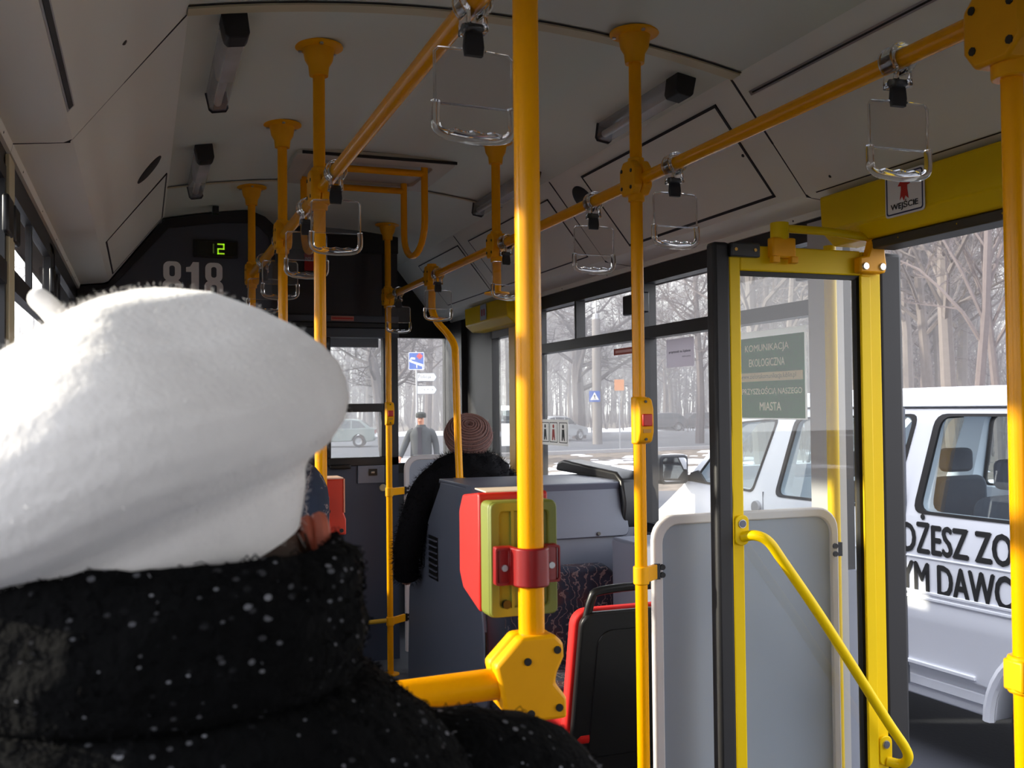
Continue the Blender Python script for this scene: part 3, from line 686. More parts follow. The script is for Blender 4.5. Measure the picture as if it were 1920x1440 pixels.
# lower joint and cross tube on the thick pole
P0 = (XL, 1.272, 0)
poly = [(-.024, 1.200), (.024, 1.200), (.036, 1.188), (.037, 1.170), (.027, 1.150), (.024, 1.136), (.040, 1.116), (.040, 1.088), (-.030, 1.088), (-.048, 1.108), (-.052, 1.13), (-.060, 1.165)]
g = MB(); g.prism(poly, (XL, 1.246, 0), X, Z, Y, .025); g.prism(poly, (XL, 1.273, 0), X, Z, Y, .025)
jc = g.build('joint_casting', YEL2, pC, bevel=.005)
for dx, dz in ((-.016, 1.168), (.026, 1.180), (.028, 1.104), (-.012, 1.10)): MB().lathe([(0, .002), (.0052, .002), (.0052, -.004)], (XL + dx, 1.246, dz), NY, 10).build('joint_bolt', BLKP, jc)
gr = thing('grab_rail', 'short horizontal yellow rail from the thick pole towards the dark coat', 'rail', (-.7, 1.272, 1.135))
MB().tube([(XL - .045, 1.272, 1.137), (-.90, 1.272, 1.125), (-1.19, 1.272, 1.12)], .0205, 20).build('tube', YEL, gr)
MB().lathe([(.0, 0), (.04, 0), (.03, .02), (.02, .02)], (-1.199, 1.272, 1.12), X, 16).build('wall_flange', YEL2, gr)

# right edge pole: clamp halfway
g = MB(); g.tube([(XR + .01, 1.255, 1.035), (XR + .01, 1.255, 1.095)], .026, 16); g.box(XR - .016, XR + .01, 1.235, 1.275, 1.04, 1.09); g.build('pole_clamp', YEL2, pRR, bevel=.004)

# ------------------------------------------------------------------ middle door leaf (folded in, across the bus)
DY = 2.46
dl = thing('door_leaf', 'open yellow framed glass door leaf with diagonal grab handle', 'door', (.92, DY, .05))
def dbar(n, mat, a, b, c, d, y0=DY - .018, y1=DY + .018, bev=.004): return box(n, mat, dl, a, b, y0, y1, c, d, bevel=bev)
dbar('rubber_edge', BLK, .592, .645, .04, 1.958, DY - .022, DY + .022, .010)
dbar('rubber_edge', BLK, 1.160, 1.245, .04, 1.952, DY - .016, DY + .02, .012)
dbar('stile', LEM, .643, .680, .05, 1.952); dbar('stile', LEM, 1.092, 1.162, .05, 1.950)
dbar('stile_lip', LEM, 1.084, 1.120, .07, 1.878, DY - .026, DY - .017, .003)
dbar('top_rail', LEM, .680, 1.092, 1.880, 1.952); dbar('bottom_rail', LEM, .680, 1.092, .05, .16)
dbar('glass_gasket', BLK, .678, 1.094, 1.868, 1.882, DY - .01, DY + .01, 0); dbar('glass_gasket', BLK, 1.080, 1.094, .16, 1.87, DY - .01, DY + .01, 0)
dbar('pane', DGLASS, .678, 1.090, .15, 1.875, DY - .003, DY + .003, 0)
lk = dbar('lock_box', BLKP, .640, .735, 1.916, 1.956, DY - .036, DY - .016, .004)
for x_ in (.655, .718): MB().lathe([(0, .002), (.005, .002), (.005, -.003)], (x_, DY - .036, 1.936), NY, 8).build('screw', M('brass', (190, 150, 80), .3, metal=.8), lk)
hg = dbar('hinge_bracket', YEL2, .770, .848, 1.918, 1.975, DY - .045, DY - .016, .005)
MB().tube([(.81, DY - .02, 1.97), (.81, DY - .02, 2.02)], .026, 14).build('hinge_pin', LEM, hg)
for x_ in (.779, .840): MB().box(x_ - .012, x_ + .012, DY - .05, DY - .03, 1.902, 1.922).build('hinge_foot', YEL2, hg, bevel=.003)
hg = MB().prism([(1.065, 1.885), (1.155, 1.885), (1.160, 1.91), (1.150, 1.985), (1.115, 1.995), (1.095, 1.935), (1.065, 1.930)], (0, DY - .05, 0), X, Z, Y, .03).build('hinge_bracket', YEL2, dl, bevel=.005)
for x_ in (1.082, 1.142): MB().lathe([(0, .006), (.010, .006), (.012, 0)], (x_, DY - .05, 1.903), NY, 10).build('bolt', ALU, hg)
MB().tube([(.83, DY - .02, 2.005), (.95, DY - .05, 1.998), (1.12, DY - .03, 1.99)], .012, 10).build('link_arm', LEM, hg)
hd = MB().tube(smoothpath([(.672, DY - .022, 1.135), (.690, DY - .055, 1.142), (.720, DY - .075, 1.125), (.765, DY - .08, 1.065), (.90, DY - .08, .885), (1.10, DY - .08, .600), (1.165, DY - .08, .512), (1.180, DY - .075, .475), (1.176, DY - .05, .452), (1.150, DY - .022, .455)], 5), .0145, 14).build('grab_handle', LEM, dl)
for px_, pz_ in ((.668, 1.172), (1.145, .505)):
    MB().lathe([(0, .010), (.012, .010), (.0125, .007), (.020, .006), (.022, 0)], (px_, DY - .019, pz_), NY, 18).build('bolt', ALU, hd)
    MB().lathe([(0, .0115), (.010, .0115), (.010, .009)], (px_, DY - .019, pz_), NY, 18).build('bolt_plug', M('plug_grey', (90, 96, 112), .4), hd)
    MB().prism(rrect(px_ - .022, px_ + .022, pz_ - .06, pz_ + .024, .018, 4), (0, DY - .026, 0), X, Z, Y, .008).build('handle_foot', LEM, hd, bevel=.002)

# ------------------------------------------------------------------ grey partitions
def partition(lab, x0, x1, y, z0, z1, r, fw_=.028):
    t = thing('partition', lab, 'partition', ((x0 + x1) / 2, y, z0))
    g = MB(); g.prism(rpanel(x0 + .01, x1 - .01, z0, z1 - .01, r), (0, y - .006, 0), X, Z, Y, .012); g.build('panel', PANEL, t)
    g = MB(); g.ring(rpanel(x0, x1, z0, z1, r), rpanel(x0 + fw_, x1 - fw_, z0, z1 - fw_, r - fw_ * .6), (0, y - .014, 0), X, Z, Y, .028); g.build('edge_frame', PFRAME, t, bevel=.005)
    return t
pt1 = partition('grey partition with rounded pale frame behind the open door leaf', .474, 1.108, 2.60, .20, 1.187, .07)
def pclamp(t, xp, yp, z, xs, ys):
    g = MB(); g.tube([(xp, yp, z - .025), (xp, yp, z + .025)], .0225, 16); g.obox(((xp + xs) / 2, (yp + ys) / 2 - .01, z), (xs - xp, ys - yp, 0), (-(ys - yp), xs - xp, 0), Z, abs(xs - xp) + .0, .016, .042)
    c = g.build('pole_clamp', YEL2, t, bevel=.003)
    g = MB(); g.box(xs - .008, xs + .006, ys - .022, ys - .010, z - .022, z + .022); g.build('clamp_block', BLKP, c)
    for dz in (-.011, .011): MB().lathe([(0, .006), (.008, .006), (.009, 0)], (xs + .016, ys - .014, z + dz), NY, 10).build('screw', BLKP, c)
pclamp(pt1, XR - .01, 2.545, 1.03, .482, 2.60)
for dz in (-.012, .012): MB().lathe([(0, .006), (.008, .006), (.009, 0)], (1.094, 2.586, 1.056 + dz), NY, 10).build('screw', BLKP, pt1)
MB().box(1.100, 1.125, 2.59, 2.65, 1.035, 1.077).build('clamp_block', BLKP, pt1)
pt2 = partition('far grey partition beside the seated passenger in black fur', .533, 1.150, 5.75, .10, 1.232, .08)
pclamp(pt2, XR + .003, 5.66, 1.03, .536, 5.75)
pclamp(pt2, XR + .003, 5.66, .30, .536, 5.75)
br = thing('grab_rail', 'low yellow rail across the cab door', 'rail', (.2, 5.66, .30))
MB().tube([(.40, 5.66, .305), (-.25, 5.66, .29)], .013, 12).build('tube', M('rail_dull_yellow', (196, 160, 40), .5), br)
MB().lathe([(0, 0), (.03, 0), (.03, .012), (.014, .012)], (-.25, 5.66, .29), X, 14).build('end_flange', YEL2, br)

# ------------------------------------------------------------------ wheel-arch console and seats
cn = thing('wheel_arch_console', 'grey moulded wheel arch console between back to back seats', 'console', (.8, 4.3, 0))
side = [(3.84, 0), (5.15, 0), (5.10, .587), (4.80, .90), (4.52, 1.14), (4.505, 1.165), (4.10, 1.165), (4.05, 1.13), (3.90, .62)]
g = MB(); g.prism(side, (.392, 0, 0), Y, Z, X, .020); g.build('side_panel', CONS, cn, bevel=.006)
g = MB(); g.prism([(3.86, 0), (4.54, 0), (4.505, 1.165), (4.10, 1.165), (4.05, 1.13), (3.92, .62)], (.412, 0, 0), Y, Z, X, .775); g.build('body', CONS, cn, bevel=.008)
g = MB(); g.prism([(4.035, 1.170), (4.08, 1.178), (4.515, 1.178), (4.53, 1.155), (4.50, 1.163), (4.11, 1.163), (4.05, 1.125)], (.39, 0, 0), Y, Z, X, .80); g.build('top_moulding', CONS, cn, bevel=.004)
# rear lid
e2 = Vector((0, 3.985 - 4.055, .90 - 1.135)).normalized()
g = MB(); g.prism(rrect(.47, 1.10, 0, .215, .03, 4), (0, 4.055, 1.145), X, e2, Vector((0, -e2.z, e2.y)) * -1 if False else Vector((0, -.96, .28)), .008); g.build('lid', CONS, cn, bevel=.003)
MB().lathe([(0, .004), (.008, .004), (.009, 0)], (.95, 3.985, .955), (0, -.96, .28), 10).build('lid_lock', SCREW, cn)
gq = box('vent_grille', BLKP, cn, .388, .402, 4.55, 4.70, .70, .90)
for k in range(7): MB().obox((.386, 4.625, .715 + .028 * k), Y, X, Z, .14, .008, .006).build('vent_slat', CONS, gq)
for y_, z_ in ((4.25, .86), (4.12, .62)): MB().lathe([(0, .003), (.007, .003), (.007, -.002)], (.399, y_, z_), NX, 10).build('screw', ALU, cn)
g = MB(); g.prism([(4.02, .92), (3.99, 1.08), (4.02, 1.18), (4.08, 1.212), (4.68, 1.238), (4.75, 1.222), (4.77, 1.182), (4.14, 1.17), (4.10, 1.12), (4.10, .92)], (1.075, 0, 0), Y, Z, X, .115); g.build('black_ledge', BLKP, cn, bevel=.012, segs=3)
box('wall_lining_box', GREY, wall_right, .92, 1.195, 3.15, 3.80, 0, .965, bevel=.012)
box('seam_trim', SCREW, cn, .396, .402, 3.875, 3.885, .05, .6)
def rbox(mb, x0, x1, y0, y1, z0, z1): return mb.box(x0, x1, y0, y1, z0, z1)
def soft(name, mat, parent, a, bev=.03): return box(name, mat, parent, *a, bevel=bev, segs=4)
s1 = thing('bus_seat', 'rear facing seat with dark floral upholstery against the console', 'seat', (.72, 3.7, .35))
g = MB(); g.prism(rpanel(.47, .945, .42, .846, .07), (0, 3.80, 0), X, Z, Vector((0, .985, .17)), .07); g.build('backrest', UPH, s1, bevel=.018, segs=3)
soft('cushion', UPH, s1, (.46, .90, 3.46, 3.80, .38, .47)); box('pedestal', GREY, s1, .5, .88, 3.50, 3.83, 0, .38, bevel=.01)
REDF = M('red_fabric', (214, 20, 16), .75, var=.1, vscale=40)
s2 = thing('bus_seat', 'black plastic shell seat with red padding and black top handle', 'seat', (.63, 3.1, 0))
lean = Vector((0, -.13, 1)).normalized()
def ly(z): return 2.93 + (0.85 - z) * .22
g = MB(); ol = rpanel(.40, .86, .30, .852, .045)
g.prism([(a, (b - .30)) for a, b in ol], (0, ly(.30), .30), X, Vector((0, -.22, 1)), Y, .030); sh = g.build('shell', BLKP, s2, bevel=.008)
g = MB(); g.prism([(a, (b - .30)) for a, b in rpanel(.46, .80, .36, .79, .05)], (0, ly(.30) - .004, .30), X, Vector((0, -.22, 1)), Y, .01); g.build('shell_recess', BLKP, s2, bevel=.003)
g = MB(); g.prism([(a, (b - .30)) for a, b in rpanel(.388, .872, .32, .858, .05)], (0, ly(.30) + .031, .30), X, Vector((0, -.22, 1)), Y, .05); g.build('padding', REDF, s2, bevel=.014, segs=3)
g = MB(); g.tube(smoothpath([(.425, ly(.83) + .02, .83), (.437, ly(.90) + .02, .895), (.465, ly(.92) + .02, .918), (.63, ly(.92) + .02, .925), (.80, ly(.92) + .02, .918), (.825, ly(.90) + .02, .895), (.835, ly(.83) + .02, .83)], 4), .014, 12); g.build('top_handle', BLKP, s2)
soft('cushion', REDF, s2, (.40, .86, 3.02, 3.38, .40, .47)); box('pedestal', BLKP, s2, .52, .74, 3.06, 3.40, 0, .40, bevel=.02)
def uph_seat(lab, x0, x1, yb, zt, zs, zf, grp=None):
    t = thing('bus_seat', lab, 'seat', ((x0 + x1) / 2, yb, zf), grp)
    g = MB(); g.prism(rpanel(x0, x1, zs - .02, zt, .10), (0, yb - .03, 0), X, Z, Y, .10); g.build('backrest', UPH, t, bevel=.03, segs=3)
    soft('cushion', UPH, t, (x0, x1, yb + .04, yb + .46, zs - .07, zs + .02))
    box('pedestal', GREY, t, x0 + .08, x1 - .08, yb + .04, yb + .40, zf, zs - .07, bevel=.01); return t
uph_seat('dark floral seat back peeking out between beret and validator', -.99, -.515, 2.22, 1.405, .80, .35)
uph_seat('floral seat carrying the woman in the white beret', -1.14, -.66, .44, 1.10, .80, .35)
uph_seat('forward facing seat under the passenger in black fur', .43, .90, 4.60, .98, .72, 0)

# ------------------------------------------------------------------ papers and stickers on the glass
def pane_note(name, lab, cat, y0, y1, z0, z1, mat, xx=1.2145):
    t = thing(name, lab, cat, (xx, (y0 + y1) / 2, z0)); MB().box(xx - .001, xx, y0, y1, z0, z1).build('sheet', mat, t); return t
PG = paper('poster_green', (24, 140, 66), .6)
po = pane_note('poster', 'green public transport poster on the side window behind the door glass', 'poster', 2.874, 3.36, 1.45, 1.772, paper('poster_paper', (240, 240, 236)))
MB().box(1.2120, 1.2130, 2.884, 3.35, 1.455, 1.748).build('green_field', PG, po)
PT = paper('poster_cream', (246, 250, 216), .0)
for s_, yc, z_, wd, ht in (('KOMUNIKACJA', 3.105, 1.690, .27, .032), ('EKOLOGICZNA', 3.105, 1.642, .22, .028), ('PRZYSZŁOŚCIĄ NASZEGO', 3.080, 1.535, .365, .034), ('MIASTA', 3.085, 1.482, .13, .030)):
    g = MB(); g.text(s_, (1.2115, yc + wd / 2, z_), NY, Z, wd, ht, .012); g.build('poster_lettering', PT, po)
MB().box(1.2110, 1.2118, 2.892, 3.35, 1.588, 1.620).build('address_strip', paper('poster_strip', (240, 226, 176), .3), po)
g = MB(); g.text('www.zielonakomunikacja.lublin.pl', (1.2106, 3.27, 1.593), NY, Z, .34, .022); g.build('poster_lettering', M('poster_brown', (120, 120, 70), .6), po)
g = MB(); g.prism([(3.30 + .02 * cos(a) * (1 + .3 * sin(3 * a)), 1.686 + .022 * sin(a)) for a in [2 * pi * k / 12 for k in range(12)]], (1.2105, 0, 0), Y, Z, X, .0008); g.build('poster_flower', M('poster_rose', (206, 120, 92), .6), po)
pn = pane_note('paper_notice', 'faded paper notice stuck on the window beside the door', 'paper', 3.615, 3.845, 1.665, 1.785, paper('paper_faded', (226, 222, 226)))
g = MB(); g.text('przystanek na żądanie', (1.2120, 3.82, 1.722), NY, Z, .18, .014, .02); g.build('print', M('print_grey', (90, 88, 96), .7), pn)
g = MB(); g.text('dziękujemy', (1.2120, 3.71, 1.703), NY, Z, .07, .008); g.build('print', M('print_grey', (90, 88, 96), .7), pn)
rn = pane_note('window_sticker', 'narrow red strip sticker at the top of the far window', 'sticker', 4.11, 4.36, 1.745, 1.775, M('sticker_rust', (176, 84, 70), .6))
MB().box(1.2122, 1.2128, 4.13, 4.34, 1.754, 1.766).build('sticker_print', M('sticker_pale', (226, 180, 170), .6), rn)
ps = pane_note('window_sticker', 'white sticker with three seat priority pictograms', 'sticker', 4.92, 5.30, 1.295, 1.435, paper('sticker_paper', (240, 238, 234)))
for k, (yy, mt_) in enumerate(((5.24, BLKPR), (5.12, REDPR), (4.985, BLKPR))):
    MB().ring(rrect(yy - .055, yy + .055, 1.31, 1.42, .004, 2), rrect(yy - .051, yy + .051, 1.314, 1.416, .004, 2), (1.2118, 0, 0), Y, Z, X, .0006).build('pictogram_frame', BLKPR, ps)
    g = MB(); g.lathe([(0, .0006), (.011, .0006), (.011, 0)], (1.2118, yy, 1.398), NX, 12)
    g.prism([(yy - .014, 1.382), (yy + .014, 1.382), (yy + .018, 1.35), (yy + .02, 1.322), (yy + .006, 1.322), (yy, 1.345), (yy - .012, 1.322), (yy - .022, 1.322)], (1.2118, 0, 0), Y, Z, NX, .0006)
    g.build('pictogram', mt_, ps)
# ------------------------------------------------------------------ outside: ground
GZ = -.40
ASPH = M('asphalt', (70, 72, 80), .9, var=.18, vscale=.8, bump=.2, bscale=40)
def ground_mat():
    mt = bpy.data.materials.new('snowy_verge'); mt.use_nodes = True; n = mt.node_tree.nodes; l = mt.node_tree.links; p = n['Principled BSDF']; p.inputs['Roughness'].default_value = .95
    t = n.new('ShaderNodeTexCoord'); a = n.new('ShaderNodeTexNoise'); a.inputs['Scale'].default_value = .28; a.inputs['Detail'].default_value = 10; a.inputs['Roughness'].default_value = .68
    mp = n.new('ShaderNodeMapping'); mp.inputs['Scale'].default_value = (1, .6, 1); l.new(t.outputs['Object'], mp.inputs[0]); l.new(mp.outputs[0], a.inputs['Vector'])
    r = n.new('ShaderNodeValToRGB'); r.color_ramp.elements[0].position = .60; r.color_ramp.elements[1].position = .66; l.new(a.outputs['Fac'], r.inputs[0])
    b = n.new('ShaderNodeTexNoise'); b.inputs['Scale'].default_value = 3; b.inputs['Detail'].default_value = 8; l.new(t.outputs['Object'], b.inputs['Vector'])
    g = n.new('ShaderNodeValToRGB'); e = g.color_ramp.elements; e[0].position = .35; e[0].color = lin((72, 64, 56)) + (1,); e[1].position = .68; e[1].color = lin((124, 110, 98)) + (1,); l.new(b.outputs['Fac'], g.inputs[0])
    mx = n.new('ShaderNodeMix'); mx.data_type = 'RGBA'; l.new(r.outputs[0], mx.inputs[0]); l.new(g.outputs[0], mx.inputs[6]); mx.inputs[7].default_value = lin((240, 240, 248)) + (1,)
    l.new(mx.outputs[2], p.inputs['Base Color']); return mt
VERGE = ground_mat(); SNOW = M('snow', (242, 242, 250), .7, var=.04, bump=.2, bscale=4)
gd = S(MB().add([(-160, -60, GZ - .06), (220, -60, GZ - .06), (220, 260, GZ - .06), (-160, 260, GZ - .06)], [(0, 1, 2, 3)]).build('ground', VERGE), 'brown winter verge with thin patches of snow')
def slab(name, pts, mat, z, label, th=.12):
    g = MB(); g.prism([(a, b) for a, b in pts], (0, 0, z - th), X, Y, Z, th); return S(g.build(name, mat), label)
slab('pavement', [(-40, -40), (16, -40), (16, 17), (9, 21), (-40, 23)], ASPH, GZ, 'dark asphalt apron beside the bus')
road_n = [(-60, 24.5), (4.4, 37), (24.1, 41), (90, 50)]; road_f = [(90, 80), (42, 70.3), (9, 69), (-60, 56)]
slab('road', road_n + road_f, ASPH, GZ, 'grey asphalt road crossing ahead of the bus')
kerb = MB()
for a, b in zip(road_n[:-1], road_n[1:]):
    a, b = Vector(a), Vector(b); d = (b - a).normalized(); nn = Vector((-d.y, d.x)); kerb.prism([a, b, b - nn * .3, a - nn * .3], (0, 0, GZ - .1), X, Y, Z, .18)
S(kerb.build('kerb', M('kerb_concrete', (150, 148, 150), .9, var=.1)), 'pale concrete kerb along the crossing road')
# ploughed snow ridge beyond the road and small heaps on the verge
def ridge(pts, h, wd, seed, name, label):
    rr_ = random.Random(seed); g = MB(); rows = []
    P = smoothpath([Vector((a, b, 0)) for a, b in pts], 24)
    for i, p in enumerate(P):
        t = (P[min(i + 1, len(P) - 1)] - P[max(i - 1, 0)]).normalized(); nn = Vector((-t.y, t.x, 0)); row = []
        for k in range(7):
            u = k / 6 * 2 - 1; hh = h * (1 - u * u) * (.6 + .8 * noise.noise(Vector((p.x * .4, p.y * .4, k * .7 + seed))) + .4)
            row.append(Vector((p.x, p.y, GZ - .07)) + nn * u * wd * (1 + .4 * noise.noise(Vector((p.x * .3, p.y * .3, seed)))) + Z * max(0, hh))
        rows.append(row)
    g.grid(rows, closed=False); return tag(g.build(name, SNOW), label, 'snow', kind='stuff')
ridge([(-60, 57.5), (9, 70.5), (42, 72), (90, 82)], .35, 1.1, 3, 'snow_bank', 'ploughed white snow bank along the far road edge')
ridge([(-30, 28), (3, 34.5), (9, 36.2)], .18, .5, 5, 'snow_bank', 'thin snow ridge on the near side of the road')
hp = MB(); rh_ = random.Random(11)
for k in range(170):
    if k < 150: x, y = rh_.uniform(7, 22), rh_.uniform(18, 36)
    else: x, y = rh_.uniform(2, 30), rh_.uniform(30, 39)
    if y < 23 - (x + 40) * .1 and x < 16: continue
    s_ = rh_.uniform(.08, .42); n = 8
    rows = [[Vector((x + s_ * q * cos(2 * pi * j / n) * rh_.uniform(.7, 1.3) * 1.6, y + s_ * q * sin(2 * pi * j / n) * rh_.uniform(.7, 1.3), GZ - .065 + hz * s_ * .35)) for j in range(n)] for q, hz in ((1, 0), (.7, .5), (.02, .7))]
    hp.grid(rows)
tag(hp.build('snow_patches', SNOW), 'scattered clumps of half melted snow on the verge', 'snow', kind='stuff')

# ------------------------------------------------------------------ trees
def bark(name, c1): return M(name, c1, .95, var=.22, vscale=6, bump=.4, bscale=18)
BARK = bark('bark_grey_brown', (92, 84, 84)); BARK2 = bark('bark_pale', (100, 94, 92)); BARK3 = bark('bark_dark', (70, 64, 66))
def tree_mesh(seed, H, r0, spread=.55, fork=.35, levels=4, dens=1.0, lean=(0, 0), up=.25):
    rg = random.Random(seed); tr = MB(); brm = MB()
    def stem(p, d, L, r, lv):
        n = 7 if lv == 0 else (5 if lv == 1 else (4 if lv == 2 else 3)); pts = [p.copy()]; rs = [r]; q = p.copy(); dd = d.copy()
        for k in range(n):
            j = .045 if lv == 0 else .2
            dd = (dd + Vector((rg.gauss(0, j), rg.gauss(0, j), rg.gauss(0, j * .6) + (up * .35 if lv else .06)))).normalized()
            q = q + dd * (L / n); pts.append(q.copy()); rs.append(r * (1 - .80 * (k + 1) / n) + .0035)
        (tr if lv == 0 else brm).tube(pts, rs, 8 if lv == 0 else (5 if lv == 1 else 3), caps=False)
        if lv >= levels: return
        cnt = {0: int(20 * dens), 1: int(9 * dens), 2: int(7 * dens), 3: 5}[lv]
        for c in range(cnt):
            f = (fork + (1 - fork) * (c + rg.random()) / cnt) if lv == 0 else (.2 + .8 * (c + rg.random()) / cnt)
            i = min(int(f * n), n - 1); t = f * n - i; bp = pts[i].lerp(pts[i + 1], t); br_ = (rs[i] * (1 - t) + rs[i + 1] * t)
            td = (pts[i + 1] - pts[i]).normalized(); a = rg.uniform(0, 2 * pi)
            o = Vector((cos(a), sin(a), rg.uniform(-.1, .3))); o = (o - td * o.dot(td)).normalized()
            nd = (td * (1 - spread) + o * spread * rg.uniform(.8, 1.3)).normalized()
            stem(bp, nd, L * rg.uniform(.30, .52) * (1.1 - .45 * f), br_ * rg.uniform(.34, .55), lv + 1)
    stem(Vector((0, 0, 0)), Vector((lean[0], lean[1], 1)).normalized(), H, r0, 0)
    return tr, brm
protos = []
for (sd_, H, r0, spr, fk, dn, ln, up_) in [(1, 13, .24, .62, .25, 1.25, (.05, 0), .2), (2, 16, .21, .52, .25, 1.2, (0, .03), .25), (3, 18, .25, .46, .22, 1.2, (-.04, 0), .3), (4, 11, .32, .72, .18, 1.25, (.12, 0), .05), (5, 17, .15, .5, .20, 1.1, (.06, .02), .25)]:
    t = thing('bare_tree', 'x', 'tree', (0, 0, 0)); a, b = tree_mesh(sd_, H, r0, spr, fk, 4, dn, ln, up_)
    mt = [BARK, BARK2, BARK2, BARK3, BARK][sd_ - 1]
    a.build('trunk', mt, t); bo = b.build('branches', mt, t); bo['kind'] = 'stuff'; protos.append(t)
used = [False] * 5
def place_tree(k, x, y, s=1., rz=0., label=None, group=None):
    o = protos[k] if not used[k] else dup(protos[k], (0, 0, 0)); used[k] = True
    o.location = (x, y, GZ - .08); o.scale = (s, s, s); o.rotation_euler = (0, 0, rz)
    o['label'] = label
    if group: o['group'] = group
    elif 'group' in o: del o['group']
    return o
def gpt(u, d):     # ground point at picture column u and depth d (metres along the view axis)
    r = (u - 960) / 1900 * d; p = CAM + CF * d + CR * r; return p.x, p.y
for k, u, d, s_, rz, lab in [
    (3, 722, 46, .95, 2.2, 'dark spreading tree leaning left of the blue hospital sign'),
    (0, 800, 60, 1.0, .4, 'bare tree with arching twigs behind the white direction signs'),
    (3, 1085, 62, 1.35, 1.0, 'broad dark tree left of the concrete post in the far window'),
    (1, 1020, 75, 1.1, 2.0, 'misty tall tree at the far left of the side window'),
    (0, 1310, 52, 1.0, 4.0, 'bare tree beside the parked dark cars'),
    (2, 1425, 34, .95, .8, 'pale tree trunk behind the door glass, leaning left'),
    (1, 1462, 38, 1.0, 5.0, 'pale straight tree trunk behind the door glass'),
    (2, 1790, 30, 1.0, 0.3, 'thick pale tree in the open doorway, largest of the row'),
    (1, 1752, 34, 1.0, 3.0, 'pale tree just left of the thickest doorway tree'),
    (4, 1832, 26, .9, 1.5, 'slim dark tree right of the thickest doorway tree'),
    (4, 1872, 29, .9, 4.4, 'slim leaning tree beside the right edge pole'),
    (2, 1700, 44, 1.0, 2.4, 'pale tree next to the black door edge')]:
    x, y = gpt(u, d); place_tree(k, x, y, s_, rz, lab)
rt = random.Random(23)
for k in range(110):
    u = rt.uniform(560, 2150); d = rt.uniform(88, 150)
    if u > 1350: d = rt.uniform(45, 120)
    x, y = gpt(u, d); place_tree(rt.choice([0, 1, 2, 2, 4]), x, y, rt.uniform(.85, 1.25), rt.uniform(0, 6.28), 'misty bare tree in the wood beyond the road', 'bare trees of the hazy wood')
for k in range(16):
    u = -900 + k * 95 + rt.uniform(-30, 30); d = rt.uniform(60, 120); x, y = gpt(u, d)
    if abs(x) < 4 and y < 20: continue
    place_tree(rt.choice([0, 1, 2, 4]), x, y, rt.uniform(.9, 1.2), rt.uniform(0, 6.28), 'misty bare tree in the wood beyond the road', 'bare trees of the hazy wood')
fw_ = MB(); rt2 = random.Random(77)
for k in range(2300):
    u = rt2.uniform(-300, 2300); d = rt2.uniform(112, 165)
    if u > 1350: d = rt2.uniform(62, 130)
    x, y = gpt(u, d); h = rt2.uniform(7, 15) * d / 135; r_ = rt2.uniform(.05, .13); lx, ly_ = rt2.gauss(0, .5), rt2.gauss(0, .5)
    fw_.tube([(x, y, GZ - .1), (x + lx * .4, y + ly_ * .4, GZ + h * .5), (x + lx, y + ly_, GZ + h)], [r_, r_ * .7, .015], 3, caps=False)
    for q in range(9):
        f = rt2.uniform(.18, .95); a = rt2.uniform(0, 6.28); L_ = h * (1.05 - f) * rt2.uniform(.25, .5); bx, by, bz = x + lx * f, y + ly_ * f, GZ + h * f
        fw_.tube([(bx, by, bz), (bx + cos(a) * L_ * .5, by + sin(a) * L_ * .5, bz + L_ * .35), (bx + cos(a) * L_ * .8, by + sin(a) * L_ * .8, bz + L_)], [.045, .03, .008], 3, caps=False)
tag(fw_.build('distant_wood', BARK), 'dense leafless wood fading into the haze', 'wood', kind='stuff')
# undergrowth in front of the wood
ug = MB()
for k in range(420):
    u = rt.uniform(560, 2100); d = rt.uniform(74, 100) if u < 1350 else rt.uniform(32, 60)
    x, y = gpt(u, d); h = rt.uniform(.8, 2.4)
    for q in range(5):
        a = rt.uniform(0, 6.28); e = rt.uniform(.2, .8); ug.tube([(x, y, GZ - .1), (x + cos(a) * e * .4, y + sin(a) * e * .4, GZ + h * .55), (x + cos(a) * e, y + sin(a) * e, GZ + h)], [.02, .014, .004], 3, caps=False)
tag(ug.build('undergrowth', BARK), 'thin leafless brushwood along the edge of the wood', 'undergrowth', kind='stuff')

# ------------------------------------------------------------------ posts and signs
CONC = M('concrete_post', (112, 107, 106), .9, var=.1, vscale=3)
BLUE = M('sign_blue', (18, 76, 160), .5); SGREY = M('sign_grey', (150, 150, 154), .5, metal=.4)
def at(u, v, d): return CAM + CF * d + CR * ((u - 960) / 1900 * d) + CU * ((720 - v) / 1900 * d)
def cpost(u, d, v_top, r0, r1, lab, mast=0.):
    x, y = gpt(u, d); zt = at(u, v_top, d).z; t = thing('lamp_post', lab, 'post', (x, y, GZ))
    MB().tube([(x, y, GZ - .1), (x, y, zt)], [r0, r1], 14).build('shaft', CONC, t)
    if mast: MB().tube([(x, y, zt - .05), (x, y, zt + .25), (x, y, zt + .3), (x, y, zt + mast)], [r1, r1 * .8, .04, .03], 8).build('mast', SGREY, t)
    return t, x, y
def facing(x, y):
    e = Vector((CAM.x - x, CAM.y - y, 0)).normalized(); return Vector((-e.y, e.x, 0)), e      # sign right axis, outward normal
t, x, y = cpost(1119, 52, 598, .26, .22, 'grey concrete post carrying the blue crossing sign', 1.6)
rx, nz_ = facing(x, y); zc_ = at(1114, 743, 51).z; o_ = Vector((x, y, zc_)) + nz_ * .30 - rx * .12
sg = thing('crossing_sign', 'square blue pedestrian crossing sign on the concrete post', 'sign', o_)
MB().prism(rrect(-.28, .28, -.28, .28, .03, 3), o_, rx, Z, nz_, .02).build('plate', BLUE, sg)
MB().prism([(-.22, -.18), (.22, -.18), (0, .22)], o_ + nz_ * .021, rx, Z, nz_, .004).build('white_triangle', WHITEP, sg)
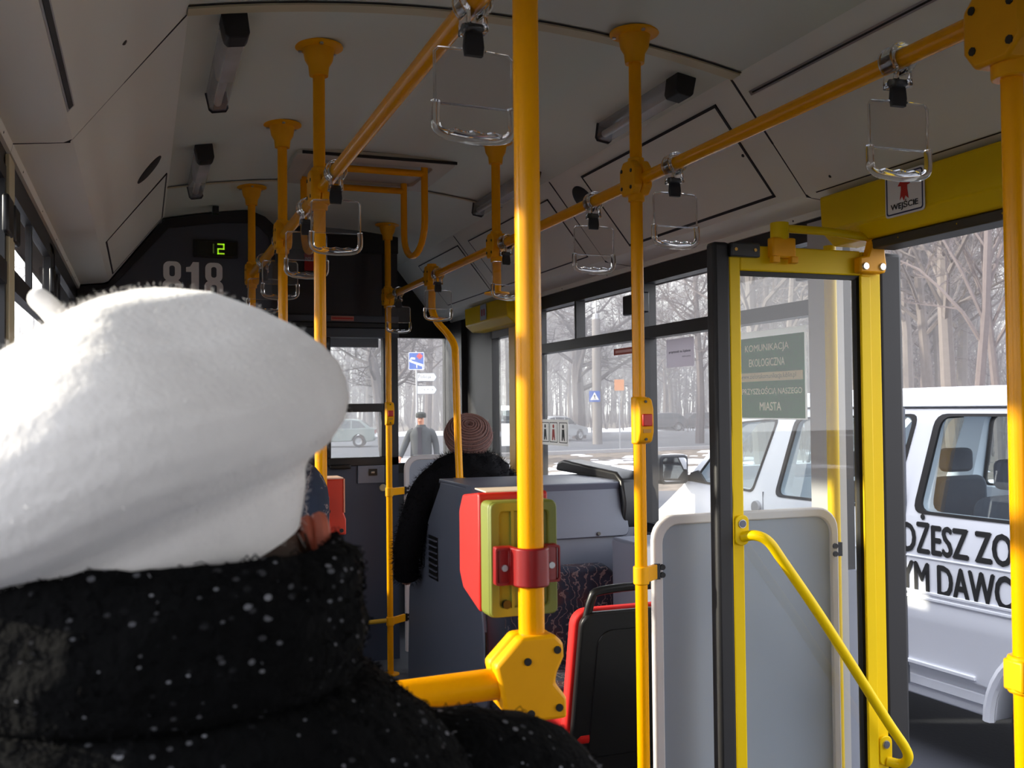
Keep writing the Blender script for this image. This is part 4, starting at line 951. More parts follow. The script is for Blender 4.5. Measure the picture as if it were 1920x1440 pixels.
g = MB(); g.prism([(-.06, -.15), (-.01, -.04), (-.05, .03), (.0, .10), (.05, .03), (.02, -.04), (.08, -.15), (.04, -.15), (0, -.06), (-.03, -.15)], o_ + nz_ * .026, rx, Z, nz_, .003); g.build('walking_figure', BLKPR, sg)
t, x, y = cpost(692, 68, 560, .24, .17, 'slender grey concrete post seen through the cab door window')
x, y = gpt(1161, 46); t = thing('road_sign', 'thin post with a small faded orange sign in the side window', 'sign', (x, y, GZ)); rx, nz_ = facing(x, y); zt = at(1161, 722, 46).z
MB().tube([(x, y, GZ - .1), (x, y, zt + .25)], .035, 8).build('pole', SGREY, t)
MB().prism(rrect(-.22, .22, -.25, .25, .03, 3), Vector((x, y, zt)) + nz_ * .04, rx, Z, nz_, .015).build('plate', M('sign_orange', (186, 116, 60), .6), t)
# hospital / police signs
x, y = gpt(781, 40); rx, nz_ = facing(x, y); t = thing('road_sign', 'blue hospital sign with white bed above two arrow boards', 'sign', (x, y, GZ))
zs_ = at(783, 677, 40).z; MB().tube([(x, y, GZ - .1), (x, y, zs_ + .4)], .035, 10).build('pole', SGREY, t)
o_ = Vector((x, y, zs_)) + nz_ * .04
pl = MB().prism(rrect(-.31, .31, -.35, .35, .04, 3), o_, rx, Z, nz_, .015).build('hospital_plate', BLUE, t)
g = MB(); g.ring(rrect(-.305, .305, -.345, .345, .04, 3), rrect(-.285, .285, -.325, .325, .03, 3), o_ + nz_ * .016, rx, Z, nz_, .003); g.build('plate_border', WHITEP, pl)
g = MB(); g.prism([(-.27, .05), (-.21, .05), (-.16, .0), (.26, -.13), (.26, -.20), (.18, -.20), (-.22, -.05), (-.27, -.02)], o_ + nz_ * .016, rx, Z, nz_, .003); g.build('bed_symbol', WHITEP, pl)
g = MB(); g.prism([(-.25, .08), (-.05, .06), (-.05, .13), (-.20, .15)], o_ + nz_ * .016, rx, Z, nz_, .003); g.build('pillow_symbol', WHITEP, pl)
for q_ in ([(.23, -.18), (.26, -.18), (.26, -.32), (.23, -.32)], [(.0, -.14), (.03, -.15), (.03, -.28), (.0, -.28)]): MB().prism(q_, o_ + nz_ * .016, rx, Z, nz_, .003).build('bed_leg', WHITEP, pl)
g = MB(); c5 = .055; g.prism([(-c5, -.11), (c5, -.11), (c5, -c5), (.11, -c5), (.11, c5), (c5, c5), (c5, .11), (-c5, .11), (-c5, c5), (-.11, c5), (-.11, -c5), (-c5, -c5)], o_ + nz_ * .016 + rx * .13 + Z * .19, rx, Z, nz_, .003); g.build('red_cross', REDPR, pl)
for vv, wd, st_, tw, th_ in ((707, .78, 'Policja', .50, .20), (731, .78, 'SZPITAL WOJSK', .60, .12)):
    zz = at(800, vv, 40).z; o_ = Vector((x, y, zz)) + nz_ * .04 + rx * .40
    pl = MB().prism([(-.38, -.16), (.30, -.16), (.40, 0), (.30, .16), (-.38, .16)], o_, rx, Z, nz_, .015).build('arrow_board', WHITEP, t)
    g = MB(); g.ring([(-.38, -.16), (.30, -.16), (.40, 0), (.30, .16), (-.38, .16)], [(-.36, -.14), (.285, -.14), (.375, 0), (.285, .14), (-.36, .14)], o_ + nz_ * .0155, rx, Z, nz_, .002); g.build('board_border', M('board_grey', (120, 130, 140), .6), pl)
    g = MB(); g.text(st_, o_ + nz_ * .017 - rx * .33 - Z * th_ / 2, rx, Z, tw, th_, .015); g.build('board_lettering', M('board_dark', (60, 74, 88), .6), pl)

# ------------------------------------------------------------------ vehicles
TYRE = M('tyre', (26, 26, 28), .85, bump=.2, bscale=30); HUB = M('hub_grey', (150, 152, 156), .4, metal=.6)
VWHITE = M('van_white', (228, 230, 236), .35, coat=.4, var=.03, vscale=2)
VDARK = M('van_dark', (38, 40, 44), .6)
def evalmesh(o):
    dg = bpy.context.evaluated_depsgraph_get(); me = bpy.data.meshes.new_from_object(o.evaluated_get(dg)); return me
def boolcut(o, cutters):
    for c in cutters:
        md = o.modifiers.new('cut', 'BOOLEAN'); md.operation = 'DIFFERENCE'; md.object = c; md.solver = 'EXACT'
    bpy.context.view_layer.update(); me = evalmesh(o); o.modifiers.clear(); o.data = me
    for c in cutters: bpy.data.objects.remove(c)
    bm = bmesh.new(); bm.from_mesh(me)
    for f in bm.faces: f.smooth = True
    for e in bm.edges:
        if len(e.link_faces) == 2 and e.calc_face_angle(0) > radians(28): e.smooth = False
    bm.to_mesh(me); bm.free(); return o
def wheel(parent, x, y, z, r, wd, side):
    g = MB(); g.lathe([(r * .62, -wd / 2), (r * .92, -wd / 2), (r, -wd / 2 + .03), (r, wd / 2 - .03), (r * .92, wd / 2), (r * .62, wd / 2)], (x, y, z), X, 28); w_ = g.build('wheel', TYRE, parent)
    g = MB(); g.lathe([(0, .05), (r * .2, .05), (r * .28, .02), (r * .55, .03), (r * .63, .06), (r * .63, -.02)], (x + side * (wd / 2 - .05), y, z), X * side, 24); g.build('hub', HUB, w_)
# van in its own frame: y forward, x = 0 is the left (bus-facing) side, z from the ground
WV = 1.85
def arch(cy, r, z0, n=10):
    a0 = math.acos(0) ; pts = []
    for k in range(n + 1):
        a = pi * k / n; pts.append((cy - r * cos(a), .33 + r * sin(a)))
    return pts
def tumble(v):
    if v.z > 1.30:
        k = (v.z - 1.30) / .68; f = .09 * k + .06 * max(0, k - .75)
        v.x = v.x + f if v.x < WV / 2 else v.x - f
    if v.z < .5: v.x += .03 if v.x < WV / 2 else -.03
    return v
def van_body(parent):
    prof = [(-1.30, .40)] + [(-1.28, .34), (-.90, .34)] + arch(-.43, .41, .33)[0:] + [(.02, .34), (2.02, .34)] + arch(2.50, .40, .33)[0:] + [(2.92, .36), (3.22, .40), (3.30, .62), (3.27, .86), (3.12, 1.06), (2.98, 1.12), (2.68, 1.30), (2.52, 1.45), (2.03, 1.84), (1.90, 1.91), (1.72, 1.955), (1.2, 1.985), (0, 1.99), (-.9, 1.98), (-1.15, 1.94), (-1.24, 1.84), (-1.30, 1.35), (-1.33, .8)]
    g = MB(); g.prism([(a, b) for a, b in prof], (0, 0, 0), Y, Z, X, WV); o = g.build('body', VWHITE, None, smooth=False)
    bm = bmesh.new(); bm.from_mesh(o.data)
    for z_ in (.5, .90, 1.08, 1.30, 1.47, 1.64, 1.81, 1.90): bmesh.ops.bisect_plane(bm, geom=bm.verts[:] + bm.edges[:] + bm.faces[:], plane_co=(0, 0, z_), plane_no=(0, 0, 1))
    for v in bm.verts: tumble(v.co)
    bm.to_mesh(o.data); bm.free()
    md = o.modifiers.new('b', 'BEVEL'); md.width = .045; md.segments = 3; md.limit_method = 'ANGLE'; md.angle_limit = radians(40)
    bpy.context.view_layer.update(); me = evalmesh(o); o.modifiers.clear(); o.data = me
    cut = []
    def cutter(poly, ax, o_, e1, e2, d): 
        q = MB().prism(poly, o_, e1, e2, ax, d).build('cutter', VWHITE, None, smooth=False); cut.append(q)
    # cabin cavity
    cutter([(-1.2, .75), (2.45, .75), (2.45, 1.36), (1.92, 1.82), (1.7, 1.90), (-1.0, 1.91), (-1.16, 1.84)], X, (.13, 0, 0), Y, Z, WV - .26)
    for poly in VWIN: cutter(poly, X, (-.2, 0, 0), Y, Z, WV + .4)
    fa = [(.22, 1.42), (WV - .22, 1.42), (WV - .30, 1.80), (.30, 1.80)]
    q = MB(); q.prism([(1.9, 1.46), (2.9, 1.46), (2.9, 1.80), (1.9, 1.80)], (.22, 0, 0), Y, Z, X, WV - .44); cut.append(q.build('cutter', VWHITE, None, smooth=False))
    q = MB(); q.prism([(-1.6, 1.36), (-1.0, 1.36), (-1.0, 1.82), (-1.6, 1.82)], (.28, 0, 0), Y, Z, X, WV - .56); cut.append(q.build('cutter', VWHITE, None, smooth=False))
    boolcut(o, cut); o.parent = parent; ORG[o.name] = Vector((0, 0, 0)); return o
def rpoly(pts, r=.05, n=4):
    out = []; N = len(pts)
    for i in range(N):
        p0, p, p1 = Vector(pts[i - 1]), Vector(pts[i]), Vector(pts[(i + 1) % N]); a = (p0 - p).normalized() * r; b = (p1 - p).normalized() * r
        for k in range(n + 1):
            t_ = k / n; out.append(tuple((p + a) * (1 - t_) ** 2 + p * 2 * t_ * (1 - t_) + (p + b) * t_ ** 2))
    return out
VWIN = [rpoly([(-1.10, 1.32), (.445, 1.32), (.335, 1.845), (-1.05, 1.845)], .07), rpoly([(.60, 1.32), (1.60, 1.32), (1.46, 1.82), (.47, 1.845)], .06), rpoly([(1.83, 1.33), (2.52, 1.36), (2.34, 1.53), (2.02, 1.79), (1.63, 1.815)], .04)]
def side_x(z):
    v = Vector((0, 0, z)); return tumble(v).x
def van(lab, loc, rotz, writing=True):
    t = thing('white_van', lab, 'van', loc, rotz=rotz, local=True); van_body(t)
    for sgn in (0, 1):
        for poly in VWIN:
            def sx(z, off): return (side_x(z) + off) if sgn == 0 else WV - side_x(z) - off
            g = MB(); g.add([(sx(b, .02), a, b) for a, b in poly], [tuple(range(len(poly)))]); pn_ = g.build('side_pane', VGLASS, t)
            c = Vector((sum(a for a, b in poly) / len(poly), sum(b for a, b in poly) / len(poly)))
            inn = [tuple(c + (Vector(p) - c) * .955) for p in poly]; oo = [tuple(c + (Vector(p) - c) * 1.012) for p in poly]
            vs = [(sx(b, .012), a, b) for a, b in oo] + [(sx(b, .012), a, b) for a, b in inn] + [(sx(b, -.004), a, b) for a, b in oo] + [(sx(b, -.004), a, b) for a, b in inn]; n = len(poly); fs = []
            for i in range(n):
                j = (i + 1) % n; fs += [(i, j, n + j, n + i), (2 * n + i, 3 * n + i, 3 * n + j, 2 * n + j), (i, 2 * n + i, 2 * n + j, j), (n + i, n + j, 3 * n + j, 3 * n + i)]
            MB().add(vs, fs).build('window_rubber', BLK, pn_)
    g = MB(); g.add([(.22, 2.53, 1.45), (WV - .22, 2.53, 1.45), (WV - .28, 2.08, 1.81), (.28, 2.08, 1.81)], [(0, 1, 2, 3)]); g.build('windscreen', VGLASS, t)
    g = MB(); g.add([(.28, -1.285, 1.36), (WV - .28, -1.285, 1.36), (WV - .30, -1.235, 1.82), (.30, -1.235, 1.82)], [(0, 1, 2, 3)]); g.build('rear_pane', VGLASS, t)
    for y_ in (-.43, 2.50):
        for s_ in (0, 1): wheel(t, .13 if s_ == 0 else WV - .13, y_, .33, .33, .22, -1 if s_ == 0 else 1)
    for y_ in (.15, 1.35):
        for x_ in (.48, 1.37):
            st = MB().prism(rpanel(x_ - .24, x_ + .24, .8, 1.42, .08), (0, y_, 0), X, Z, Vector((0, .98, -.17)), .14).build('seat_back', M('van_seat', (70, 74, 84), .9, var=.15), t, bevel=.03)
            MB().prism(rrect(x_ - .12, x_ + .12, 1.44, 1.60, .04, 3), (0, y_ + .01, 0), X, Z, Y, .09).build('headrest', M('van_seat', (70, 74, 84), .9, var=.15), st, bevel=.02)
    # mouldings, gutter, sills
    def strip(nm, mat, y0, y1, z0, z1, pr=.008):
        g = MB(); xx = side_x((z0 + z1) / 2); g.box(xx - pr, xx + .01, y0, y1, z0, z1); return g.build(nm, mat, t, bevel=.003)
    VSH = M('van_gap', (96, 98, 104), .6)
    strip('roof_gutter', VWHITE, -1.1, 1.9, 1.885, 1.893, .02); strip('gutter_gap', VSH, -1.1, 1.95, 1.874, 1.882, .006)
    for z_ in (.865, .895): strip('pressed_rib', VWHITE, .0 if z_ < .8 else -1.2, 3.0, z_, z_ + .016, .010)
    strip('pressed_rib', VWHITE, -1.25, 3.0, 1.083, 1.092, .006); strip('sill_moulding', VWHITE, .06, 2.03, .515, .535, .014); strip('sill_moulding', VWHITE, .03, 2.03, .40, .45, .012)
    strip('door_gap', VSH, .50, .506, .40, 1.88, .003); strip('door_gap', VSH, 1.716, 1.722, .42, 1.34, .003)
    ar = MB(); ar.tube([(.02, -.43 - .435 * cos(a), .33 + .435 * sin(a)) for a in [pi * k / 20 for k in range(21)]], .030, 8); ar.build('arch_lip', VWHITE, t)
    MB().lathe([(0, .02), (.04, .02), (.045, 0)], (side_x(1.2), 1.78, 1.235), NX, 14).build('fuel_cap', SGREY, t)
    for hy in (1.62,): MB().box(-.03, .0, hy - .10, hy + .06, 1.17, 1.21).build('door_handle', VDARK, t, bevel=.008)
    # mirrors
    for s_ in (0, 1):
        k_ = 1 if s_ == 0 else -1; x_ = -.13 if s_ == 0 else WV + .13
        mh = MB().prism(rrect(-.12, .12, -.10, .11, .035, 4), (x_, 2.55, 1.44), X, Z, Y, .10).build('mirror_housing', VDARK, t, bevel=.012)
        MB().prism(rrect(-.10, .10, -.08, .09, .028, 4), (x_, 2.547, 1.44), X, Z, Y, .002).build('mirror_glass', M('mirror_glass', (235, 235, 235), .02, metal=1), mh)
        MB().box(min(x_, x_ + k_ * .22), max(x_, x_ + k_ * .22), 2.58, 2.63, 1.36, 1.40).build('mirror_arm', VDARK, mh)
        MB().prism([(2.34, 1.335), (2.62, 1.335), (2.55, 1.42), (2.46, 1.44)], ((side_x(1.4) - .006) if s_ == 0 else WV - side_x(1.4) - .01, 0, 0), Y, Z, X, .016).build('quarter_trim', VDARK, mh)
    bp = MB().prism([(3.02, .36), (3.36, .42), (3.40, .50), (3.38, .62), (3.28, .64), (3.02, .62)], (.02, 0, 0), Y, Z, X, WV - .04).build('front_bumper', VDARK, t, bevel=.02)
    MB().box(.05, WV - .05, -1.40, -1.28, .36, .58).build('rear_bumper', VDARK, t, bevel=.02)
    for x_ in (.14, WV - .40): MB().box(x_, x_ + .26, 3.16, 3.29, .74, .93).build('headlamp', M('lamp_lens', (210, 214, 220), .1), t, bevel=.02)
    for x_ in (.02, WV - .12): MB().box(x_, x_ + .10, -1.345, -1.30, .85, 1.25).build('tail_lamp', M('tail_red', (150, 20, 20), .2), t, bevel=.01)
    if writing:
        for st_, y_, z_, wd, ht in (('OŻESZ ZO', .545, 1.110, .715, .205), ('YM DAWC', .54, .900, .70, .160)):
            g = MB(); xx = side_x(1.1) - .004; g.text(st_, (xx, y_, z_), NY, Z, wd, ht, .042); g.build('van_lettering', BLKPR, t)
    return t
vn = van('white van parked by the doorway with black lettering on its side', (3.015, 3.93, GZ), radians(4), True)
x, y = gpt(968, 37); van('white van far ahead, partly hidden by the front door post', (x - .9, y, GZ), radians(-20), False)

def car_proto():
    t = thing('parked_car', 'x', 'car', (0, 0, 0), local=True); L = 4.1; Wc = 1.66
    prof = [(-2.0, .30), (-1.62, .26)] + [(-1.25 - .34 * cos(pi * k / 8), .30 + .34 * sin(pi * k / 8)) for k in range(9)] + [(.95 - .34 + .0, .26)] + [(1.28 - .34 * cos(pi * k / 8), .30 + .34 * sin(pi * k / 8)) for k in range(9)] + [(1.85, .28), (2.03, .36), (2.05, .60), (1.95, .74), (1.05, .90), (.45, 1.32), (.1, 1.40), (-.9, 1.42), (-1.35, 1.36), (-1.85, .98), (-2.05, .90), (-2.08, .45)]
    g = MB(); g.prism(prof, (-Wc / 2, 0, 0), Y, Z, X, Wc); bd = g.build('body', M('car_grey', (110, 120, 118), .3, coat=.5), t, smooth=False)
    bm = bmesh.new(); bm.from_mesh(bd.data)
    bmesh.ops.bisect_plane(bm, geom=bm.verts[:] + bm.edges[:] + bm.faces[:], plane_co=(0, 0, .9), plane_no=(0, 0, 1))
    for v in bm.verts:
        if v.co.z > .91: v.co.x *= 1 - .28 * (v.co.z - .9)
    bm.to_mesh(bd.data); bm.free(); md = bd.modifiers.new('bevel', 'BEVEL'); md.width = .05; md.segments = 3; md.limit_method = 'ANGLE'; md.angle_limit = radians(30)
    CG = M('car_glass', (40, 50, 58), .08, spec=.8)
    for s_ in (-1, 1):
        for poly in ([(.92, .94), (.42, 1.30), (-.02, 1.34), (-.02, .94)], [(-.08, .94), (-.08, 1.34), (-.85, 1.36), (-.85, .94)], [(-.91, .94), (-.91, 1.35), (-1.28, 1.31), (-1.62, .98)]):
            MB().add([(s_ * (Wc / 2 * (1 - .28 * (b - .9)) + .004), a, b) for a, b in poly], [tuple(range(len(poly)))]).build('side_pane', CG, t)
    MB().add([(-.66, 1.02, .93), (.66, 1.02, .93), (.60, .50, 1.305), (-.60, .50, 1.305)], [(0, 1, 2, 3)]).build('windscreen', CG, t)
    MB().add([(-.64, -1.82, 1.02), (.64, -1.82, 1.02), (.58, -1.40, 1.345), (-.58, -1.40, 1.345)], [(0, 1, 2, 3)]).build('rear_pane', CG, t)
    for y_ in (-1.25, 1.28):
        for s_ in (-1, 1): wheel(t, s_ * (Wc / 2 - .1), y_, .30, .30, .19, s_)
    for s_ in (-1, 1):
        MB().ellips((s_ * .62, 1.98, .66), .16, .08, .09, 12, 8).build('headlamp', M('lamp_lens', (210, 214, 220), .1), t)
        MB().box(s_ * .66 - .12, s_ * .66 + .12, -2.10, -2.04, .68, .86).build('tail_lamp', M('tail_red', (150, 20, 20), .2), t, bevel=.01)
        MB().ellips((s_ * .88, .72, .98), .09, .05, .07, 10, 8).build('mirror', VDARK, t)
    return t
car = car_proto()
CARS = [(628, 52, 74, 'grey green hatchback beside the beret, seen through the cab window', None),
        (1040, 58, -62, 'pale grey car behind the pictogram sticker', (150, 154, 160)),
        (1238, 80, 70, 'dark car with glinting headlamp beyond the verge', (40, 44, 54)),
        (1303, 82, 80, 'dark car farthest right on the crossing road', (52, 50, 58))]
for k, (u, d, rz, lab, c) in enumerate(CARS):
    x, y = gpt(u, d); o = car if k == 0 else dup(car, (0, 0, 0)); o.location = (x, y, GZ); o.rotation_euler = (0, 0, radians(rz)); o['label'] = lab
    if c:
        for ch in o.children:
            if ch.name.startswith('body'): ch.material_slots[0].link = 'OBJECT'; ch.material_slots[0].material = M('car_paint_%d' % k, c, .3, coat=.5)

# ------------------------------------------------------------------ winter haze over the road and the wood
hz = MB().box(-150, 210, 13, 250, GZ - .2, 34).build('haze', VERGE, None, smooth=False)
hm = bpy.data.materials.new('winter_haze'); hm.use_nodes = True; _n = hm.node_tree.nodes; _n.remove(_n['Principled BSDF'])
_v = _n.new('ShaderNodeVolumeScatter'); _v.inputs['Color'].default_value = (.93, .91, 1.0, 1); _v.inputs['Density'].default_value = .005; _v.inputs['Anisotropy'].default_value = .2
hm.node_tree.links.new(_v.outputs[0], _n['Material Output'].inputs['Volume']); hz.data.materials[0] = hm
tag(hz, 'pale winter haze hanging over the road and wood', 'haze', kind='stuff')
# ------------------------------------------------------------------ people
SKIN = M('skin', (196, 138, 112), .55, var=.06, vscale=20)
def skin_body(name, V, E, mat, parent=None, root=0, sub=2):
    me = bpy.data.meshes.new(name); off = org(parent); me.from_pydata([Vector(p) - off for p, r in V], E, []); o = bpy.data.objects.new(name, me); COL.objects.link(o)
    md = o.modifiers.new('skin', 'SKIN'); md.use_smooth_shade = True
    for i, (p, r) in enumerate(V):
        d = me.skin_vertices[0].data[i]; d.radius = r if isinstance(r, tuple) else (r, r); d.use_root = (i == root)
    s_ = o.modifiers.new('sub', 'SUBSURF'); s_.levels = sub; s_.render_levels = sub
    bpy.context.view_layer.update(); m2 = evalmesh(o); o.modifiers.clear(); o.data = m2
    for f in m2.polygons: f.use_smooth = True
    m2.materials.clear(); m2.materials.append(mat)
    if parent: o.parent = parent; ORG[o.name] = off
    return o
def loft(rings, n=64, nz=None, amp=0., fr=20, caps=True):
    """rings: (centre, rx, ry, exponent); horizontal super-ellipses joined into one skin"""
    g = MB(); rows = []
    for c, rx, ry, *e in rings:
        e = e[0] if e else 2.0; row = []
        for k in range(n):
            a = 2 * pi * k / n; ca, sa = cos(a), sin(a)
            p = Vector(c) + Vector((rx * abs(ca) ** (2 / e) * (1 if ca >= 0 else -1), ry * abs(sa) ** (2 / e) * (1 if sa >= 0 else -1), 0))
            if amp: d = noise.noise(p * fr) * amp + noise.noise(p * fr * 3.1) * amp * .5; q = (p - Vector(c)); q.z = 0; p = p + q.normalized() * d + Z * d * .6
            row.append(p)
        rows.append(row)
    g.grid(rows)
    if caps: g.add(rows[0], [tuple(range(n))]); g.add(rows[-1], [tuple(range(n))])
    return g
def interp(rings, m_=5):
    out = []
    for (c0, a0, b0, e0), (c1, a1, b1, e1) in zip(rings[:-1], rings[1:]):
        for k in range(m_):
            t_ = k / m_; t_ = t_ ; out.append((Vector(c0).lerp(Vector(c1), t_), a0 + (a1 - a0) * t_, b0 + (b1 - b0) * t_, e0 + (e1 - e0) * t_))
    out.append(rings[-1]); return out

# --- woman in the white beret, close in front of the camera
HX, HY = -.885, .715
w1V = [((HX, .72, .90), .13), ((HX, .71, 1.02), .12), ((HX, .70, 1.14), (.13, .10)), ((HX, .705, 1.235), .06), ((HX + .005, .715, 1.29), .048), ((HX + .008, .725, 1.35), (.066, .072)), ((HX + .01, .725, 1.405), (.078, .088)), ((HX + .012, .722, 1.46), (.066, .074)), ((HX + .008, .800, 1.335), .020), ((HX + .01, .812, 1.37), .014),
       ((HX + .17, .70, 1.19), .055), ((HX + .24, .75, .99), .045), ((HX + .13, .97, .93), .036), ((HX + .05, 1.04, .935), .030), ((HX - .15, .70, 1.19), .055), ((HX - .21, .75, .99), .045), ((HX - .10, .97, .93), .036), ((HX - .03, 1.04, .955), .030),
       ((HX + .09, .80, .90), .085), ((HX + .11, 1.16, .88), .065), ((HX + .11, 1.19, .46), .045), ((HX + .11, 1.29, .395), .036), ((HX - .09, .80, .90), .085), ((HX - .11, 1.16, .88), .065), ((HX - .11, 1.19, .46), .045), ((HX - .11, 1.29, .395), .036)]
w1E = [(0, 1), (1, 2), (2, 3), (3, 4), (4, 5), (5, 6), (6, 7), (5, 8), (6, 9), (2, 10), (10, 11), (11, 12), (12, 13), (2, 14), (14, 15), (15, 16), (16, 17), (0, 18), (18, 19), (19, 20), (20, 21), (0, 22), (22, 23), (23, 24), (24, 25)]
w1 = skin_body('person', w1V, w1E, SKIN)
tag(w1, 'seated woman in a white beret and dark flecked coat, seen from behind', 'person')
ear = MB(); c_ = Vector((HX + .092, .705, 1.392)); ear.ellips(c_, .012, .022, .036, 16, 10, Matrix.Rotation(radians(-12), 3, 'Z'))
ear.tube([c_ + Vector((.008, .02 * cos(a) * .9, .034 * sin(a) * .95)) for a in [pi * k / 12 - pi / 2 + pi for k in range(13)]], .006, 8); ear.build('ear', M('ear_skin', (176, 92, 70), .5, var=.08, vscale=40), w1)
HAIR = M('brown_hair', (64, 40, 26), .5, var=.2, vscale=60)
hm_ = MB(); rh2 = random.Random(4)
for k in range(420):
    a = rh2.uniform(-2.6, -.2); r0 = .086; b0 = Vector((HX + .01 + r0 * cos(a) * .98, .72 + r0 * 1.05 * sin(a), 1.40 + rh2.uniform(-.03, .02)))
    out_ = Vector((cos(a), sin(a) * .6, 0)); L_ = rh2.uniform(.05, .10) if rh2.random() < .8 else rh2.uniform(.09, .13)
    p1 = b0 + out_ * .010 - Z * L_ * .4 + Vector((rh2.gauss(0, .004), 0, 0)); p2 = b0 + out_ * rh2.uniform(.012, .036) - Z * L_
    hm_.tube([b0, p1, p2], [.0009, .0008, .0003], 3, caps=False)
hm_.ellips((HX + .010, .705, 1.385), .089, .092, .060, 24, 12)
tag(hm_.build('hair', HAIR, w1), kind='stuff')
# beret
def felt():
    mt = M('white_felt', (236, 232, 228), .95, sheen=.6, var=.07, vscale=45, bump=.12, bscale=220); return mt
FELT = felt()
BB = at(300, 1050, .655); ta = radians(20)
BA = (-CR * sin(ta) + CU * cos(ta) - CF * .10).normalized(); BR = (CR * cos(ta) + CU * sin(ta)); BR = (BR - BA * BR.dot(BA)).normalized(); BF = BA.cross(BR)
bprof = [(.090, -.012), (.097, .000), (.103, .012), (.106, .022), (.112, .029), (.128, .036), (.141, .048), (.148, .062), (.150, .076), (.149, .090), (.143, .104), (.131, .119), (.112, .133), (.088, .144), (.060, .152), (.030, .157), (.004, .159)]
def beret_mesh():
    g = MB(); rows = []; n = 120; P = []
    for i in range(len(bprof) - 1):
        for k in range(4): t_ = k / 4; P.append((bprof[i][0] * (1 - t_) + bprof[i + 1][0] * t_, bprof[i][1] * (1 - t_) + bprof[i + 1][1] * t_))
    P.append(bprof[-1])
    for r, h in P:
        row = []
        for k in range(n):
            a = 2 * pi * k / n; cx, cy = cos(a), sin(a)
            q = max(0., min(1., h / .159)); hr = h
            sag = max(0, r - .09) / .06                      # floppy rim: higher hump right of the stalk, drooping edge on the right
            hr += q * .014 * math.exp(-((r * cx - .05) / .05) ** 2) - .018 * sag * max(0, cx) ** 2 * q
            rr2 = r * (1 + .02 * sin(3 * a + 1.0) * q + .018 * sin(5 * a + .3) * q)
            p = BB + BR * (rr2 * cx) + BF * (rr2 * cy) + BA * hr
            d = .003 * noise.noise(p * 12) * q + .0003 * noise.noise(p * 90); 
            # soft dent on the right flank and a crease towards the rim
            dn = BR * .085 + BF * -.075 ; e = (BR * (rr2 * cx) + BF * (rr2 * cy) - dn).length; d -= .008 * math.exp(-(e / .035) ** 2) * (1 if h > .08 else 0)
            nrm = (BR * cx + BF * cy) * .6 + BA * .6
            row.append(p + nrm * d)
        rows.append(row)
    g.grid(rows); return g
bo = beret_mesh().build('beret', FELT, w1, ang=80)
tb = BB + BA * .158; g = MB(); g.tube(smoothpath([tb - BA * .004, tb + BA * .008 - CR * .002, tb + BA * .015 - CR * .005, tb + BA * .021 - CR * .009], 4), [.0078 - .0012 * abs(k / 12 - .3) for k in range(13)], 14); e_ = tb + BA * .021 - CR * .009
g.ellips(e_, .0068, .0068, .0068, 12, 8); stk = g.build('stalk', FELT, bo)
fz = MB(); rf = random.Random(9); vs_ = [v.co + org(w1) for v in bo.data.vertices]; ns_ = [v.normal for v in bo.data.vertices]
for k in range(9000):
    i = rf.randrange(len(vs_)); p = vs_[i]; nn = (ns_[i] + Vector((rf.gauss(0, .7), rf.gauss(0, .7), rf.gauss(0, .7)))).normalized(); L_ = rf.uniform(.0015, .004); sd_ = nn.cross(Vector((rf.gauss(0, 1), rf.gauss(0, 1), rf.gauss(0, 1)))).normalized() * .00018
    p = p + Vector((rf.uniform(-.003, .003), rf.uniform(-.003, .003), rf.uniform(-.003, .003)))
    fz.add([p - sd_, p + sd_, p + nn * L_], [(0, 1, 2)])
tag(fz.build('felt_fuzz', FELT, bo, smooth=False), kind='stuff')
